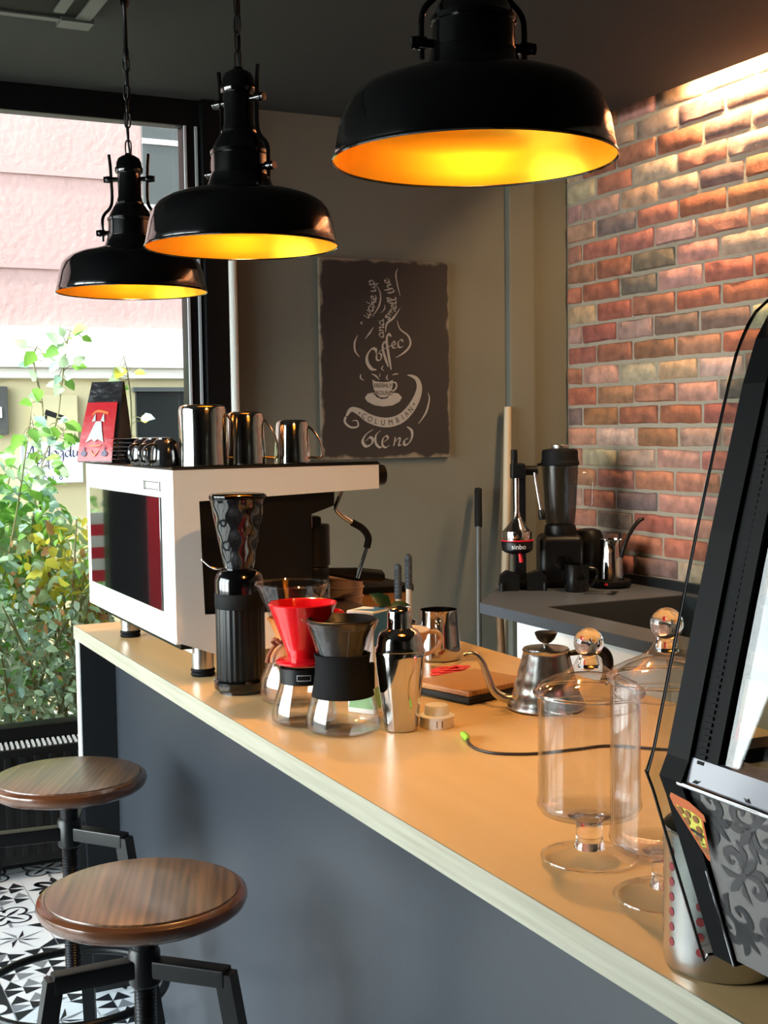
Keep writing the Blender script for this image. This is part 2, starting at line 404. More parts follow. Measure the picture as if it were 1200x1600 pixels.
SCRIPT = {
 'a': (1.1, [[(.85, .8), (.5, 1), (.1, .6), (.15, .1), (.5, 0), (.85, .6), (.88, 1)], [(.88, 1), (.84, .3), (.95, 0), (1.15, .2)]]),
 'A': (1.7, [[(-.1, .2), (.2, 0), (.7, .9), (1.2, 2), (1.25, 1.2), (1.3, .1), (1.6, .15)], [(.3, .9), (.8, .7), (1.5, .9)]]),
 'b': (1.1, [[(.3, 2), (.15, 1), (.2, .1), (.6, 0), (.9, .45), (.7, .9), (.35, .8)]]),
 'c': (.9, [[(.75, .8), (.5, 1), (.15, .7), (.15, .2), (.5, 0), (.9, .25)]]),
 'd': (1.15, [[(.85, .75), (.5, 1), (.1, .55), (.2, .08), (.55, .05), (.88, .7), (1.0, 2)], [(1.0, 2), (.88, .6), (.95, .05), (1.2, .15)]]),
 'e': (.9, [[(.1, .45), (.6, .6), (.65, .9), (.4, 1), (.1, .6), (.2, .1), (.55, 0), (.95, .3)]]),
 'g': (1.1, [[(.85, .8), (.5, 1), (.1, .6), (.2, .1), (.55, .05), (.88, .9)], [(.88, 1), (.85, -.4), (.5, -.9), (.2, -.6), (1.1, .1)]]),
 'h': (1.05, [[(.35, 2), (.15, .9), (.12, 0)], [(.13, .4), (.5, 1), (.78, .8), (.75, .1), (1.05, .1)]]),
 'k': (1.0, [[(.35, 2), (.15, .9), (.12, 0)], [(.8, .95), (.2, .45), (.55, .45), (.8, .02), (1.05, .1)]]),
 'l': (.6, [[(.05, .4), (.5, 1.6), (.4, 2), (.15, 1.4), (.15, .2), (.4, 0), (.65, .2)]]),
 'm': (1.4, [[(0, .8), (.18, 1), (.18, 0)], [(.2, .5), (.5, 1), (.65, .8), (.62, 0)], [(.64, .5), (.95, 1), (1.1, .8), (1.08, .1), (1.4, .1)]]),
 'n': (1.05, [[(0, .8), (.18, 1), (.18, 0)], [(.2, .5), (.55, 1), (.75, .8), (.73, .1), (1.05, .1)]]),
 'o': (1.0, [[(.6, 1), (.15, .75), (.1, .2), (.5, 0), (.85, .4), (.75, .9), (.45, 1), (1.0, .85)]]),
 'p': (1.1, [[(.1, .8), (.25, 1), (.15, -.9)], [(.22, .6), (.6, 1), (.9, .6), (.65, .02), (.25, .2)]]),
 's': (.85, [[(.7, .85), (.45, 1), (.2, .75), (.65, .35), (.5, 0), (.1, .12)]]),
 't': (.7, [[(.4, 1.7), (.25, .9), (.25, .1), (.5, 0), (.75, .2)], [(.02, 1.05), (.65, 1.12)]]),
 'u': (1.1, [[(.05, .8), (.2, 1), (.15, .2), (.4, 0), (.8, .5), (.85, 1)], [(.85, 1), (.82, .2), (.95, 0), (1.15, .2)]]),
 'w': (1.4, [[(.05, .8), (.2, 1), (.15, .2), (.4, 0), (.7, .6), (.72, .95), (.7, .2), (.95, 0), (1.25, .6), (1.2, 1), (1.5, .8)]]),
 'y': (1.1, [[(.05, .8), (.2, 1), (.2, .3), (.45, .1), (.85, .7)], [(.9, 1), (.8, -.3), (.45, -.9), (.15, -.6), (1.1, .15)]]),
 ' ': (.6, []),
}
def script(mb, txt, base, size, w, put, nib=.7, mi=None, flip=1):
    """calligraphy along a base polyline"""
    B = spline(base, 12); L = [0]
    for a, b in zip(B, B[1:]): L.append(L[-1] + (b - a).length)
    tot = sum(SCRIPT[c][0] for c in txt) * size; sc_ = L[-1] / tot
    def at(d):
        d = max(0, min(L[-1] - 1e-6, d))
        for i in range(len(B) - 1):
            if L[i + 1] >= d:
                t = (d - L[i]) / max(1e-9, L[i + 1] - L[i]); dr = (B[i + 1] - B[i]).normalized()
                return B[i] + (B[i + 1] - B[i]) * t, dr
        return B[-1], (B[-1] - B[-2]).normalized()
    x = 0
    for c in txt:
        adv, strokes = SCRIPT[c]
        p, d = at((x + adv / 2) * size * sc_); n = Vector((-d.y, d.x)) * flip
        for st in strokes:
            q = [p + d * ((a - adv / 2) * size * sc_) + n * (b * size) for a, b in st]
            ribbon(mb, [(v.x, v.y) for v in q], w, put, 5, nib, mi)
        x += adv

# ------------------------------------------------------------------ room
YW, XB, ZC = 4.55, 2.32, 2.69
b = MB(); b.box(-2.75, 2.5, -2.2, 4.7, -.1, -.004)
TS = .2
TP = .0
def tile_polys(b, x, y, kind, rot):
    h = TS / 2; cx, cy = x + h, y + h
    def put(u, v):
        for _ in range(rot): u, v = -v, u
        return (cx + u * h * .985, cy + v * h * .985, .0006 + put.dz)
    put.dz = 0
    def P(pts, mi): poly2(b, pts, put, mi)
    if kind == 0:      # split squares
        n = 4; s = 2 / n
        for i in range(n):
            for j in range(n):
                a, c = -1 + i * s, -1 + j * s
                m = 1 if (i + j) % 2 else 2
                if (i + 2 * j) % 5 == 4: m = 1
                P([(a, c), (a + s, c), (a + s / 2, c + s)], m) if j % 2 else P([(a, c), (a + s, c + s / 2), (a, c + s)], m)
    elif kind == 1:    # dark ground with pale discs and arcs
        P([(-1, -1), (1, -1), (1, 1), (-1, 1)], 1); put.dz = .0006
        for sx in (-1, 1):
            for sy in (-1, 1): disc2(b, (sx * .62, sy * .62), .3, .3, put, 16, 0)
        disc2(b, (0, 0), .42, .42, put, 20, 0); put.dz = .0012
        for a in range(4):
            t = a * PI / 2
            ribbon(b, [(.1 * math.cos(t), .1 * math.sin(t)), (.3 * math.cos(t + .4), .3 * math.sin(t + .4)), (.4 * math.cos(t), .4 * math.sin(t))], .1, put, 5, None, 1)
    elif kind == 2:    # quatrefoil outline
        for a in range(4):
            t = a * PI / 2 + PI / 4
            c = (.48 * math.cos(t), .48 * math.sin(t))
            ribbon(b, [(c[0] + .36 * math.cos(t + q), c[1] + .36 * math.sin(t + q)) for q in [-2.2 + .44 * k for k in range(11)]], .09, put, 3, None, 1)
            ribbon(b, [(0, 0), (.3 * math.cos(t), .3 * math.sin(t)), (.7 * math.cos(t), .7 * math.sin(t))], [.02, .16, .02], put, 5, None, 1)
            t += PI / 4
            ribbon(b, [(.35 * math.cos(t), .35 * math.sin(t)), (.98 * math.cos(t), .98 * math.sin(t))], [.1, .1], put, 4, None, 2)
    elif kind == 3:    # leafy damask
        for a in range(4):
            t = a * PI / 2
            def q(u, v): c, s_ = math.cos(t), math.sin(t); return (u * c - v * s_, u * s_ + v * c)
            for sgn in (-1, 1):
                ribbon(b, [q(.15, 0), q(.45, sgn * .2), q(.6, sgn * .5), q(.4, sgn * .62), q(.35, sgn * .42)], [.05, .22, .2, .12, .06], put, 5, None, 1)
            ribbon(b, [q(.3, 0), q(.65, 0), q(.97, 0)], [.03, .25, .03], put, 5, None, 1)
        disc2(b, (0, 0), .16, .16, put, 14, 2)
    else:              # big star
        for a in range(8):
            t = a * PI / 4; R = .95 if a % 2 == 0 else .7
            P([(0, 0), (.3 * math.cos(t), .3 * math.sin(t)), (R * math.cos(t + PI / 8), R * math.sin(t + PI / 8))], 1 if a % 2 else 2)
        for sx in (-1, 1):
            for sy in (-1, 1): P([(sx, sy), (sx * .45, sy), (sx, sy * .45)], 1)
rt = random.Random(3)
for i in range(17):
    for j in range(26):
        x, y = -2.6 + i * TS, -.6 + j * TS
        b.add([(x + .001, y + .001, 0), (x + TS - .001, y + .001, 0), (x + TS - .001, y + TS - .001, 0), (x + .001, y + TS - .001, 0)], [(0, 1, 2, 3)], None, 0)
        tile_polys(b, x, y, rt.choice((0, 0, 1, 2, 3, 4)), rt.randrange(4))
struct(b.build('floor', ['tile_white', 'tile_dark', 'tile_grey'], smooth=False, recalc=False), 'black and white patchwork patterned tile floor under the bar stools', 'floor')

b = MB(); b.box(-2.75, 2.2, -2.2, 4.75, ZC, ZC + .12); b.box(2.15, 2.5, -2.2, 4.75, ZC + .12, ZC + .2)
struct(b.build('ceiling', 'ceiling', smooth=False), 'dark charcoal painted ceiling above the hanging lamps', 'ceiling')
# far wall: taupe section, pilaster strip, recess beside the bricks, and the wall left of the window
b = MB(); b.box(.82, 2.04, YW, YW + .2, 0, ZC); b.box(2.02, 2.145, YW - .03, YW + .2, 0, ZC, .012); b.box(2.145, 2.45, YW + .0, YW + .2, 0, ZC)
b.box(-2.75, -1.55, YW, YW + .2, 0, ZC)
struct(b.build('wall_far', 'wall_grey', ang=30), 'taupe grey painted wall behind the coffee poster', 'wall')
b = MB(); b.box(-1.55, .82, YW, YW + .2, 0, .47)
struct(b.build('wall_sill', 'counter_dark', smooth=False), 'low black wall below the big window', 'wall')
# window frame
wn = thing('window_1', 'large black framed window facing the pink building and plants', 'window', (0, YW, .5))
wn['kind'] = 'structure'
b = MB()
b.box(-1.55, .82, YW - .04, YW + .028, .44, .505, .006); b.box(-1.55, .82, YW - .04, YW + .028, 2.597, ZC, .006)
b.box(.665, .725, YW - .04, YW + .028, .505, 2.6, .006); b.box(-.47, -.33, YW - .06, YW + .028, .505, 2.6, .006); b.box(-1.55, -1.45, YW - .04, YW + .028, .505, 2.6, .006)
b.build('window_frame', 'frame', wn, world=True)
b = MB(); b.box(.666, .676, YW - .047, YW - .038, .505, 2.597, .002); b.box(.706, .717, YW - .047, YW - .038, .505, 2.597, .002)
b.build('frame_bead', 'alu', wn, world=True)
for x0, x1 in ((-1.45, -.47), (-.33, .665)):
    b = MB(); b.box(x0, x1, YW + .02, YW + .026, .505, 2.597); b.build('window_pane', 'pane', wn, world=True, smooth=False)
b = MB(); b.box(.725, .815, YW - .07, YW + .12, 0, ZC, .006)
struct(b.build('trim_1', 'frame'), 'black steel column at the right edge of the window', 'column')
b = MB(); b.tube([(.83, YW - .06, z) for z in (0, .6, 1.2, 1.8, 2.4, ZC)], [.017 + .001 * (i % 2) for i in range(6)], 12)
struct(b.build('trim_2', 'white_bead'), 'white foam bead running up the corner beside the black column', 'trim')
# left shopfront, back wall, outer room
lw = thing('window_2', 'glazed shopfront of black frames along the left side of the room', 'window', (-2.65, 1.2, 0)); lw['kind'] = 'structure'
b = MB()
b.box(-2.72, -2.6, 1.4, 4.55, 0, .12); b.box(-2.72, -2.6, 1.4, 4.55, 2.5, ZC)
for y in (1.4, 2.4, 3.4, 4.42): b.box(-2.72, -2.6, y, y + .09, .12, 2.5)
b.build('window_frame', 'frame', lw, world=True, smooth=False)
b = MB(); b.box(-2.663, -2.657, 1.45, 4.5, .12, 2.5); b.build('window_pane', 'pane', lw, world=True, smooth=False)
b = MB(); b.box(-2.75, -2.6, -2.1, 1.4, 0, ZC)
struct(b.build('wall_left', 'wall_dark', smooth=False), 'dark wall on the left beside the camera', 'wall')
b = MB(); b.box(-2.75, 2.5, -2.3, -2.1, 0, ZC)
struct(b.build('wall_near', 'wall_dark', smooth=False), 'dark wall at the near end of the room', 'wall')

# brick wall
def brick_wall():
    rb = random.Random(11)
    pal = [('aa6a52', 4), ('b67a62', 5), ('bf917d', 5), ('c29a84', 3), ('856a62', 3), ('92766a', 2), ('caae98', 2), ('a0624c', 2)]
    pal = [lin(c) for c, n in pal for _ in range(n)]
    V, F, C = [], [], []
    H, L, J = .083, .25, .011
    k0 = int((.8 - 1.758) / H) - 1
    for k in range(k0, 14):
        z0 = 1.758 + k * H
        if z0 > 2.9: break
        off = (L / 2 if k % 2 else 0) + .03 * math.sin(k * 2.3)
        y = 4.545
        first = True
        while y > 1.0:
            ln = (L * .42 if (k % 2) else L * .82) if first else L * rb.uniform(.9, 1.08)
            first = False
            y1, y0 = y - J * .5, y - ln + J * .5
            c = rb.choice(pal); c = [q * rb.uniform(.72, .98) for q in c[:3]]
            nx, nz = 7, 5; o = len(V); d0 = rb.uniform(.006, .010); tl = rb.uniform(-.003, .003)
            za, zb = z0 + J / 2 + rb.uniform(-.002, .002), z0 + H - J / 2 + rb.uniform(-.002, .002)
            for i in range(nx):
                for j in range(nz):
                    u = (0, .03, .25, .5, .75, .97, 1)[i]; v = (0, .09, .5, .91, 1)[j]
                    yy = y0 + (y1 - y0) * u; zz = za + (zb - za) * v
                    e = i in (0, nx - 1) or j in (0, nz - 1)
                    w = Vector((1.0, yy * 18, zz * 18 + k * 3)); nn = noise.noise(w)
                    n2 = noise.noise(Vector((5.0, yy * 40, zz * 40)))
                    d = -.002 if e else d0 + .003 * nn
                    V.append((XB - d, yy + n2 * .004, zz + nn * .004 + tl * (u - .5))); C.append(c)
            for i in range(nx - 1):
                for j in range(nz - 1):
                    a = o + i * nz + j; F.append((a, a + 1, a + nz + 1, a + nz))
            y -= ln
    nb = len(F); o = len(V)
    V += [(XB + .0, 1.0, .7), (XB, 4.6, .7), (XB, 4.6, 2.95), (XB, 1.0, 2.95)]; C += [(.2, .18, .15)] * 4
    F.append((o, o + 1, o + 2, o + 3))
    b = MB(); b.add(V, F); b.m = [0] * nb + [1]
    b.mi = 1; b.box(XB + .004, XB + .15, -2.2, 4.7, 0, 2.95)
    b.box(XB - .006, XB, -2.2, 1.0, 0, 2.95)
    b.box(XB - .004, XB, 1.0, 4.6, 0, .7)
    C += [(.2, .18, .15)] * (len(b.v) - len(C))
    ob = b.build('wall_right', ['brick', 'mortar'], ang=60, recalc=False)
    at = ob.data.color_attributes.new('Col', 'FLOAT_COLOR', 'POINT')
    for i, c in enumerate(C): at.data[i].color = (*c[:3], 1)
    struct(ob, 'red and brown brick wall on the right, lit from above', 'brick wall')
brick_wall()
b = MB(); b.box(2.205, 2.235, 2.2, 3.75, ZC + .06, ZC + .075)
tag(b.build('led_strip', 'led', smooth=False), 'warm light strip hidden in the ceiling slot above the brick wall', 'light')

# ceiling cassette vent
t = thing('ceiling_vent', 'black ceiling air vent with grey frame at top left', 'vent', (-.3, 3.25, ZC - .03))
b = MB(); b.box(-.95, .1, 2.65, 3.67, ZC - .028, ZC); b.build('vent_body', 'black_rubber', t, world=True, smooth=False)
b = MB(); b.box(-.95, .1, 3.67, 3.70, ZC - .034, ZC); b.box(.1, .14, 2.65, 3.70, ZC - .034, ZC); b.box(.06, .15, 3.66, 3.73, ZC - .04, ZC)
b.box(.03, .06, 2.65, 3.62, ZC - .034, ZC); b.build('vent_frame', pm('vent frame grey', '474b48', .5), t, world=True, smooth=False)

# ------------------------------------------------------------------ outside
b = MB(); b.box(-14, 6, YW + .21, 14, -.2, -.05); b.box(-14, -2.76, -8, YW + .21, -.2, -.05)
struct(b.build('pavement', 'pavement', smooth=False), 'pale pavement outside the windows', 'ground')
bd = thing('building', 'pink stucco building with white ledge across the street', 'building', (.5, 7.5, -.05))
b = MB(); b.box(-5, 4, 7.5, 7.8, 2.1, 5.5); b.build('upper_wall', 'pink', bd, world=True, smooth=False)
b = MB()
for z in (2.45, 2.975, 3.5, 4.03): b.box(-5, 4, 7.485, 7.502, z - .012, z + .012)
b.build('wall_groove', 'groove', bd, world=True, smooth=False)
b = MB(); b.box(-5, 4, 7.42, 7.6, 1.88, 2.11, .01); b.box(-5, 4, 7.46, 7.6, 1.82, 1.88, .01); b.build('ledge', 'ledge_white', bd, world=True)
b = MB(); b.box(-5, 4, 7.5, 7.8, -.1, 1.83); b.build('lower_wall', 'cream', bd, world=True, smooth=False)
w = MB(); w.box(1.345, 2.3, 7.47, 7.52, 2.83, 3.3, .004); w = w.build('window', 'ext_win', bd, world=True)
b = MB(); b.box(1.345, 2.3, 7.46, 7.475, 3.18, 3.21); b.box(1.33, 2.3, 7.45, 7.5, 2.8, 2.83); b.build('window_trim', 'ledge_white', w, world=True, smooth=False)
w = MB(); w.box(1.27, 2.3, 7.47, 7.52, 1.1, 1.745, .004); w = w.build('window', 'ext_win_dark', bd, world=True)
b = MB(); b.box(1.25, 2.3, 7.45, 7.5, 1.745, 1.77); b.build('window_trim', 'ext_win', w, world=True, smooth=False)

def flat_put(x0, y0, z0, sx, sz, off): return lambda u, v: (x0 + u * sx, y0 - off, z0 + v * sz)
t = thing('warning_sign', 'cream security camera warning sign on the wall behind the climbing plant', 'sign', (.8, 7.47, 1.48))
b = MB(); b.box(.665, .925, 7.465, 7.5, 1.455, 1.725, .004); b.build('sign_plate', 'sign_cream', t, world=True)
b = MB(); pt = flat_put(.795, 7.465, 1.59, 1, 1, .001)
poly2(b, [(-.05, .055), (.06, .015), (.05, -.012), (-.06, .025)], pt); ribbon(b, [(-.09, -.02), (-.06, -.02), (-.05, .02)], .012, pt); ribbon(b, [(-.09, -.035), (-.09, -.005)], .012, pt)
for s_, z, sz in (('24 SAAT BU ALANIN', -.058, .026), ('KAMERA SISTEMI ILE', -.092, .026)):
    vs, fs = text_verts(s_, sz); b.add([pt(v.x, v.y + z) for v in vs], fs)
b.build('sign_print', 'ink', t, world=True, smooth=False, recalc=False)
t = thing('name_plate', 'white apartment name plate with navy script lettering and grey rim', 'sign', (.77, 7.47, 1.23))
b = MB(); b.box(.60, .945, 7.468, 7.5, 1.225, 1.462, .004); b.build('plate', 'sign_white', t, world=True)
b = MB()
for q in ((.60, .945, 1.455, 1.462), (.60, .945, 1.225, 1.232), (.60, .607, 1.232, 1.455), (.938, .945, 1.232, 1.455)): b.box(q[0], q[1], 7.462, 7.469, q[2], q[3])
b.build('rim', 'alu', t, world=True, smooth=False)
b = MB(); pt = flat_put(.772, 7.4675, 1.35, 1, 1, .001)
script(b, 'Aydogdu', [(-.15, .02), (.155, .025)], .036, .009, pt); ribbon(b, [(.015, .075), (.03, .068), (.045, .077)], .006, pt, 4)
script(b, 'Apt', [(-.06, -.045), (.05, -.042)], .026, .007, pt)
vs, fs = text_verts('No: 8', .05); b.add([pt(v.x, v.y - .092) for v in vs], fs)
b.build('lettering', 'ink_blue', t, world=True, smooth=False, recalc=False)
t = thing('notice_board', 'dark grey notice plate at the left picture edge outside', 'sign', (.42, 7.47, 1.5))
b = MB(); b.box(.30, .535, 7.46, 7.5, 1.505, 1.775, .004); b.build('board', pm('dark notice', '4a4a48', .5), t, world=True)
b = MB(); b.box(.36, .5, 7.455, 7.462, 1.6, 1.66); b.build('paper', 'sign_white', t, world=True, smooth=False)

# foliage --------------------------------------------------------
def leaf(mb, p, d, up, ln, wd, mi):
    d = d.normalized(); s = d.cross(up)
    if s.length < 1e-4: s = d.cross(Vector((1, 0, 0)))
    s.normalize(); n = s.cross(d)
    vs = [p, p + d * ln * .3 + s * wd * .5 + n * wd * .12, p + d * ln * .7 + s * wd * .36 + n * wd * .08, p + d * ln - n * ln * .12,
          p + d * ln * .7 - s * wd * .36 + n * wd * .08, p + d * ln * .3 - s * wd * .5 + n * wd * .12, p + d * ln * .35, p + d * ln * .7]
    mb.add(vs, [(0, 1, 6), (1, 2, 7, 6), (2, 3, 7), (3, 4, 7), (4, 5, 6, 7), (5, 0, 6)], None, mi)
def rdir(r): return Vector((r.gauss(0, 1), r.gauss(0, 1), r.gauss(0, 1))).normalized()
def bush(name, label, c, rad, n, leafmix, size, seed, stems=9, elong=1.0):
    r = random.Random(seed)
    t = thing(name, label, 'plant', (c[0], c[1], -.05))
    lb, sb = MB(), MB()
    for k in range(stems):
        a = r.uniform(0, 2 * PI); e = Vector((c[0] + rad[0] * .8 * math.cos(a) * r.random(), c[1] + rad[1] * .8 * math.sin(a), c[2] + rad[2] * r.uniform(0, .9)))
        s0 = Vector((c[0] + r.uniform(-.1, .1), c[1] + r.uniform(-.05, .05), -.05))
        mid = (s0 + e) / 2 + Vector((r.uniform(-.1, .1), r.uniform(-.05, .05), .1))
        sb.tube([s0, mid, e], [.008, .006, .003], 6, 5)
    for k in range(n):
        q = rdir(r) * (r.random() ** .4)
        p = Vector((c[0] + q.x * rad[0], c[1] + q.y * rad[1], c[2] + q.z * rad[2]))
        if p.z < -.02 or p.y < YW + .16: continue
        d = (rdir(r) + Vector((0, -.5, -.25))).normalized(); s_ = size * r.uniform(.55, 1.25)
        leaf(lb, p, d, rdir(r) + Vector((0, 0, .8)), s_ * elong, s_ * .62, r.choice(leafmix))
    lb.build('foliage', LEAF, t, ang=80, world=True, recalc=False); sb.build('stem', 'stem', t, world=True)
    return t
bush('leafy_shrub', 'bright green leafy shrub at the left picture edge behind the window', (.02, 5.35, 1.12), (.42, .3, .38), 1000, [0, 0, 0, 1, 2, 3, 3], .08, 1)
bush('yellow_shrub', 'yellow leaved shrub beside the back of the espresso machine', (.38, 5.1, .98), (.3, .22, .24), 560, [4, 4, 4, 2, 2, 0, 5], .06, 2)
bush('variegated_shrub', 'dull grey green variegated shrub low behind the window sill', (.12, 5.05, .56), (.55, .24, .5), 3000, [6, 6, 6, 2, 2, 7, 3, 1, 6, 2, 5], .044, 3, 14)
bush('dark_shrub', 'dark twiggy shrub filling the gap behind the variegated one', (.2, 5.6, .5), (.75, .22, .62), 2000, [7, 7, 1, 6, 6], .065, 4, 10)
bush('left_hedge', 'dense green hedge outside left of the window mullion', (-.62, 5.75, .95), (.7, .35, .75), 1100, [0, 1, 1, 3], .08, 5)
bush('low_shrub', 'low bright shrub outside in front of the plain red banner', (-.74, 4.93, .4), (.2, .1, .45), 350, [0, 0, 1, 4], .06, 9, 5)
def vine(label, pts, seed, n, size=.07, mix=(0, 1, 2, 3, 2), extra=None):
    r = random.Random(seed); t = thing('climbing_vine', label, 'plant', (pts[0][0], pts[0][1], pts[0][2]))
    sb, lb = MB(), MB(); sb.tube(pts, [.0032] * (len(pts) - 1) + [.0012], 6, 6)
    Q = [Vector(p) for p in pts]
    for k in range(n):
        i = r.randrange(len(Q) - 1); p = Q[i].lerp(Q[i + 1], r.random())
        d = Vector((r.uniform(-1, 1), r.uniform(-.7, .1), r.uniform(-.9, .4))); p2 = p + d.normalized() * r.uniform(.01, .05)
        sb.tube([p, (p + p2) / 2 + Vector((0, 0, .006)), p2], .0016, 5, 3)
        s_ = size * r.uniform(.6, 1.2); leaf(lb, p2, d, Vector((r.uniform(-.4, .4), -1, .6)), s_, s_ * .7, r.choice(mix))
    sb.build('stem', 'stem', t, world=True); lb.build('foliage', LEAF, t, world=True, ang=80, recalc=False)
vine('tall climbing vine rising in front of the camera warning sign', [(.2, 5.2, .9), (.25, 5.22, 1.3), (.33, 5.2, 1.55), (.36, 5.22, 1.7), (.38, 5.2, 1.85), (.4, 5.2, 1.93)], 21, 46)
vine('second thin vine leaning left of the warning sign', [(.3, 5.3, 1.0), (.27, 5.3, 1.35), (.3, 5.3, 1.6), (.27, 5.3, 1.8), (.29, 5.3, 1.87)], 22, 22)
vine('small vine sprig hanging to the right of the red coffee bag', [(.62, 5.2, .9), (.63, 5.22, 1.3), (.635, 5.2, 1.6), (.625, 5.2, 1.74), (.61, 5.2, 1.82)], 23, 20, .065, (2, 2, 3, 4, 0))
vine('thin vine crossing the white name plate', [(.08, 5.1, .9), (.16, 5.12, 1.25), (.2, 5.1, 1.5), (.22, 5.1, 1.62)], 24, 18)
# things outside that only show mirrored in the machine's dark panel
t = tag(MB().box(-1.05, -.57, 5.10, 5.12, -.05, 1.75, .003).build('red_banner', 'red'), 'plain red banner outside left of the window mullion', 'banner')
b = MB()
for k in range(6): b.mi = k % 2; b.box(-.535, -.33, 5.03, 5.05, .93 + k * .045, .975 + k * .045)
tag(b.build('striped_banner', ['red', 'ledge_white'], smooth=False), 'red and white striped banner outside beside the window mullion', 'banner')

# radiator
t = thing('radiator', 'black panel radiator with pale slatted top under the window', 'radiator', (-.4, 4.44, 0))
b = MB(); b.box(-1.4, .6, 4.40, 4.50, .06, .455, .008)
for k in range(40): b.box(-1.38 + k * .0495, -1.355 + k * .0495, 4.392, 4.402, .09, .43, .004)
b.build('panel', 'black_metal', t, world=True)
b = MB()
for k in range(110):
    x = -1.36 + k * .0177; b.prism([(x, 4.408), (x + .008, 4.408), (x + .016, 4.492), (x + .008, 4.492)], .455, .462, 'xy')
b.build('top_grille', 'grille', t, world=True, smooth=False)
for x in (-1.2, .4): MB().box(x, x + .04, 4.42, 4.48, 0, .07).build('foot', 'black_metal', t, world=True, smooth=False)

# ------------------------------------------------------------------ counter
CW = .768
t = thing('bar_counter', 'slate blue grey bar counter front with white edged end panel', 'counter', (.38, 1.6, 0))
b = MB(); b.box(.10, .13, -.6, 3.42, .08, .963); b.box(.14, .16, -.6, 3.42, 0, .09); b.build('front_panel', 'counter_panel', t, world=True, smooth=False)
b = MB(); b.box(.006, CW - .01, 3.42, 3.455, 0, .963); e = b.build('end_panel', 'counter_dark', t, world=True, smooth=False)
b = MB(); b.box(.002, .006, 3.42, 3.455, 0, .963); b.build('edge_strip', 'white_cab', e, world=True, smooth=False)
for y in (-.6, .2, 1.8): MB().box(.13, CW - .03, y, y + .03, 0, .963).build('inner_panel', 'counter_dark', t, world=True, smooth=False)
t = thing('counter_worktop', 'long pale wood bar worktop with whitish edge, carrying the coffee gear', 'worktop', (.38, 1.6, .964))
b = MB(); b.box(.003, CW, -.6, 3.463, .964, 1.0); b.build('top', 'counter_wood', t, world=True, smooth=False)
b = MB(); b.box(0, .003, -.6, 3.463, .964, 1.0); b.box(0, CW, 3.463, 3.466, .964, 1.0); b.build('edge_band', 'edge', t, world=True, smooth=False)

# back counter
ZB = .90
b = MB(); b.box(1.55, 1.575, 1.2, 3.70, .08, ZB - .038); b.box(1.575, 2.29, 1.2, 1.22, 0, ZB - .038); b.box(1.575, 2.29, 3.705, 3.72, 0, ZB - .038); b.box(1.6, 2.29, 1.2, 3.70, .06, .08)
o = thing('back_cabinet', 'white back counter cabinet under the grey worktop', 'cabinet', (1.9, 2.5, 0))
b.build('carcass', 'white_cab', o, world=True, smooth=False)
b = MB()
for y0, y1 in ((1.25, 2.05), (2.07, 2.88), (2.90, 3.695)): b.box(1.533, 1.549, y0, y1, .1, ZB - .04, .003)
b.build('door', 'white_cab', o, world=True)
t = thing('back_worktop', 'dark grey stone worktop on the white back cabinet', 'worktop', (1.9, 2.6, ZB - .036))
bm = MB(); Z0, Z1 = ZB - .036, ZB
sx0, sx1, sy0, sy1 = 1.655, 2.235, 2.55, 3.70
bm.prism([(1.51, 1.2), (sx0, 1.2), (sx0, 4.08), (1.51, 3.90)], Z0, Z1, 'xy')
bm.prism([(sx1, 1.2), (2.315, 1.2), (2.315, 4.53), (sx1, 4.53)], Z0, Z1, 'xy')
bm.prism([(sx0, 1.2), (sx1, 1.2), (sx1, sy0), (sx0, sy0)], Z0, Z1, 'xy')
bm.prism([(sx0, sy1), (sx1, sy1), (sx1, 4.53), (2.03, 4.53), (sx0, 4.08)], Z0, Z1, 'xy')
bm.build('slab', 'grey_top', t, world=True, smooth=False)
b = MB(); b.box(2.285, 2.302, 1.2, 4.5, ZB, ZB + .035); b.build('upstand', 'counter_dark', t, world=True, smooth=False)
b = MB()
b.box(sx0 - .0, sx1, sy0, sy1, ZB - .16, ZB - .15); b.box(sx0, sx0 + .006, sy0, sy1, ZB - .15, ZB - .002); b.box(sx1 - .006, sx1, sy0, sy1, ZB - .15, ZB - .002)
b.box(sx0, sx1, sy0, sy0 + .006, ZB - .15, ZB - .002); b.box(sx0, sx1, sy1 - .006, sy1, ZB - .15, ZB - .002)
tag(b.build('sink', 'sink', smooth=False), 'dark rectangular sink sunk into the grey back worktop', 'sink')

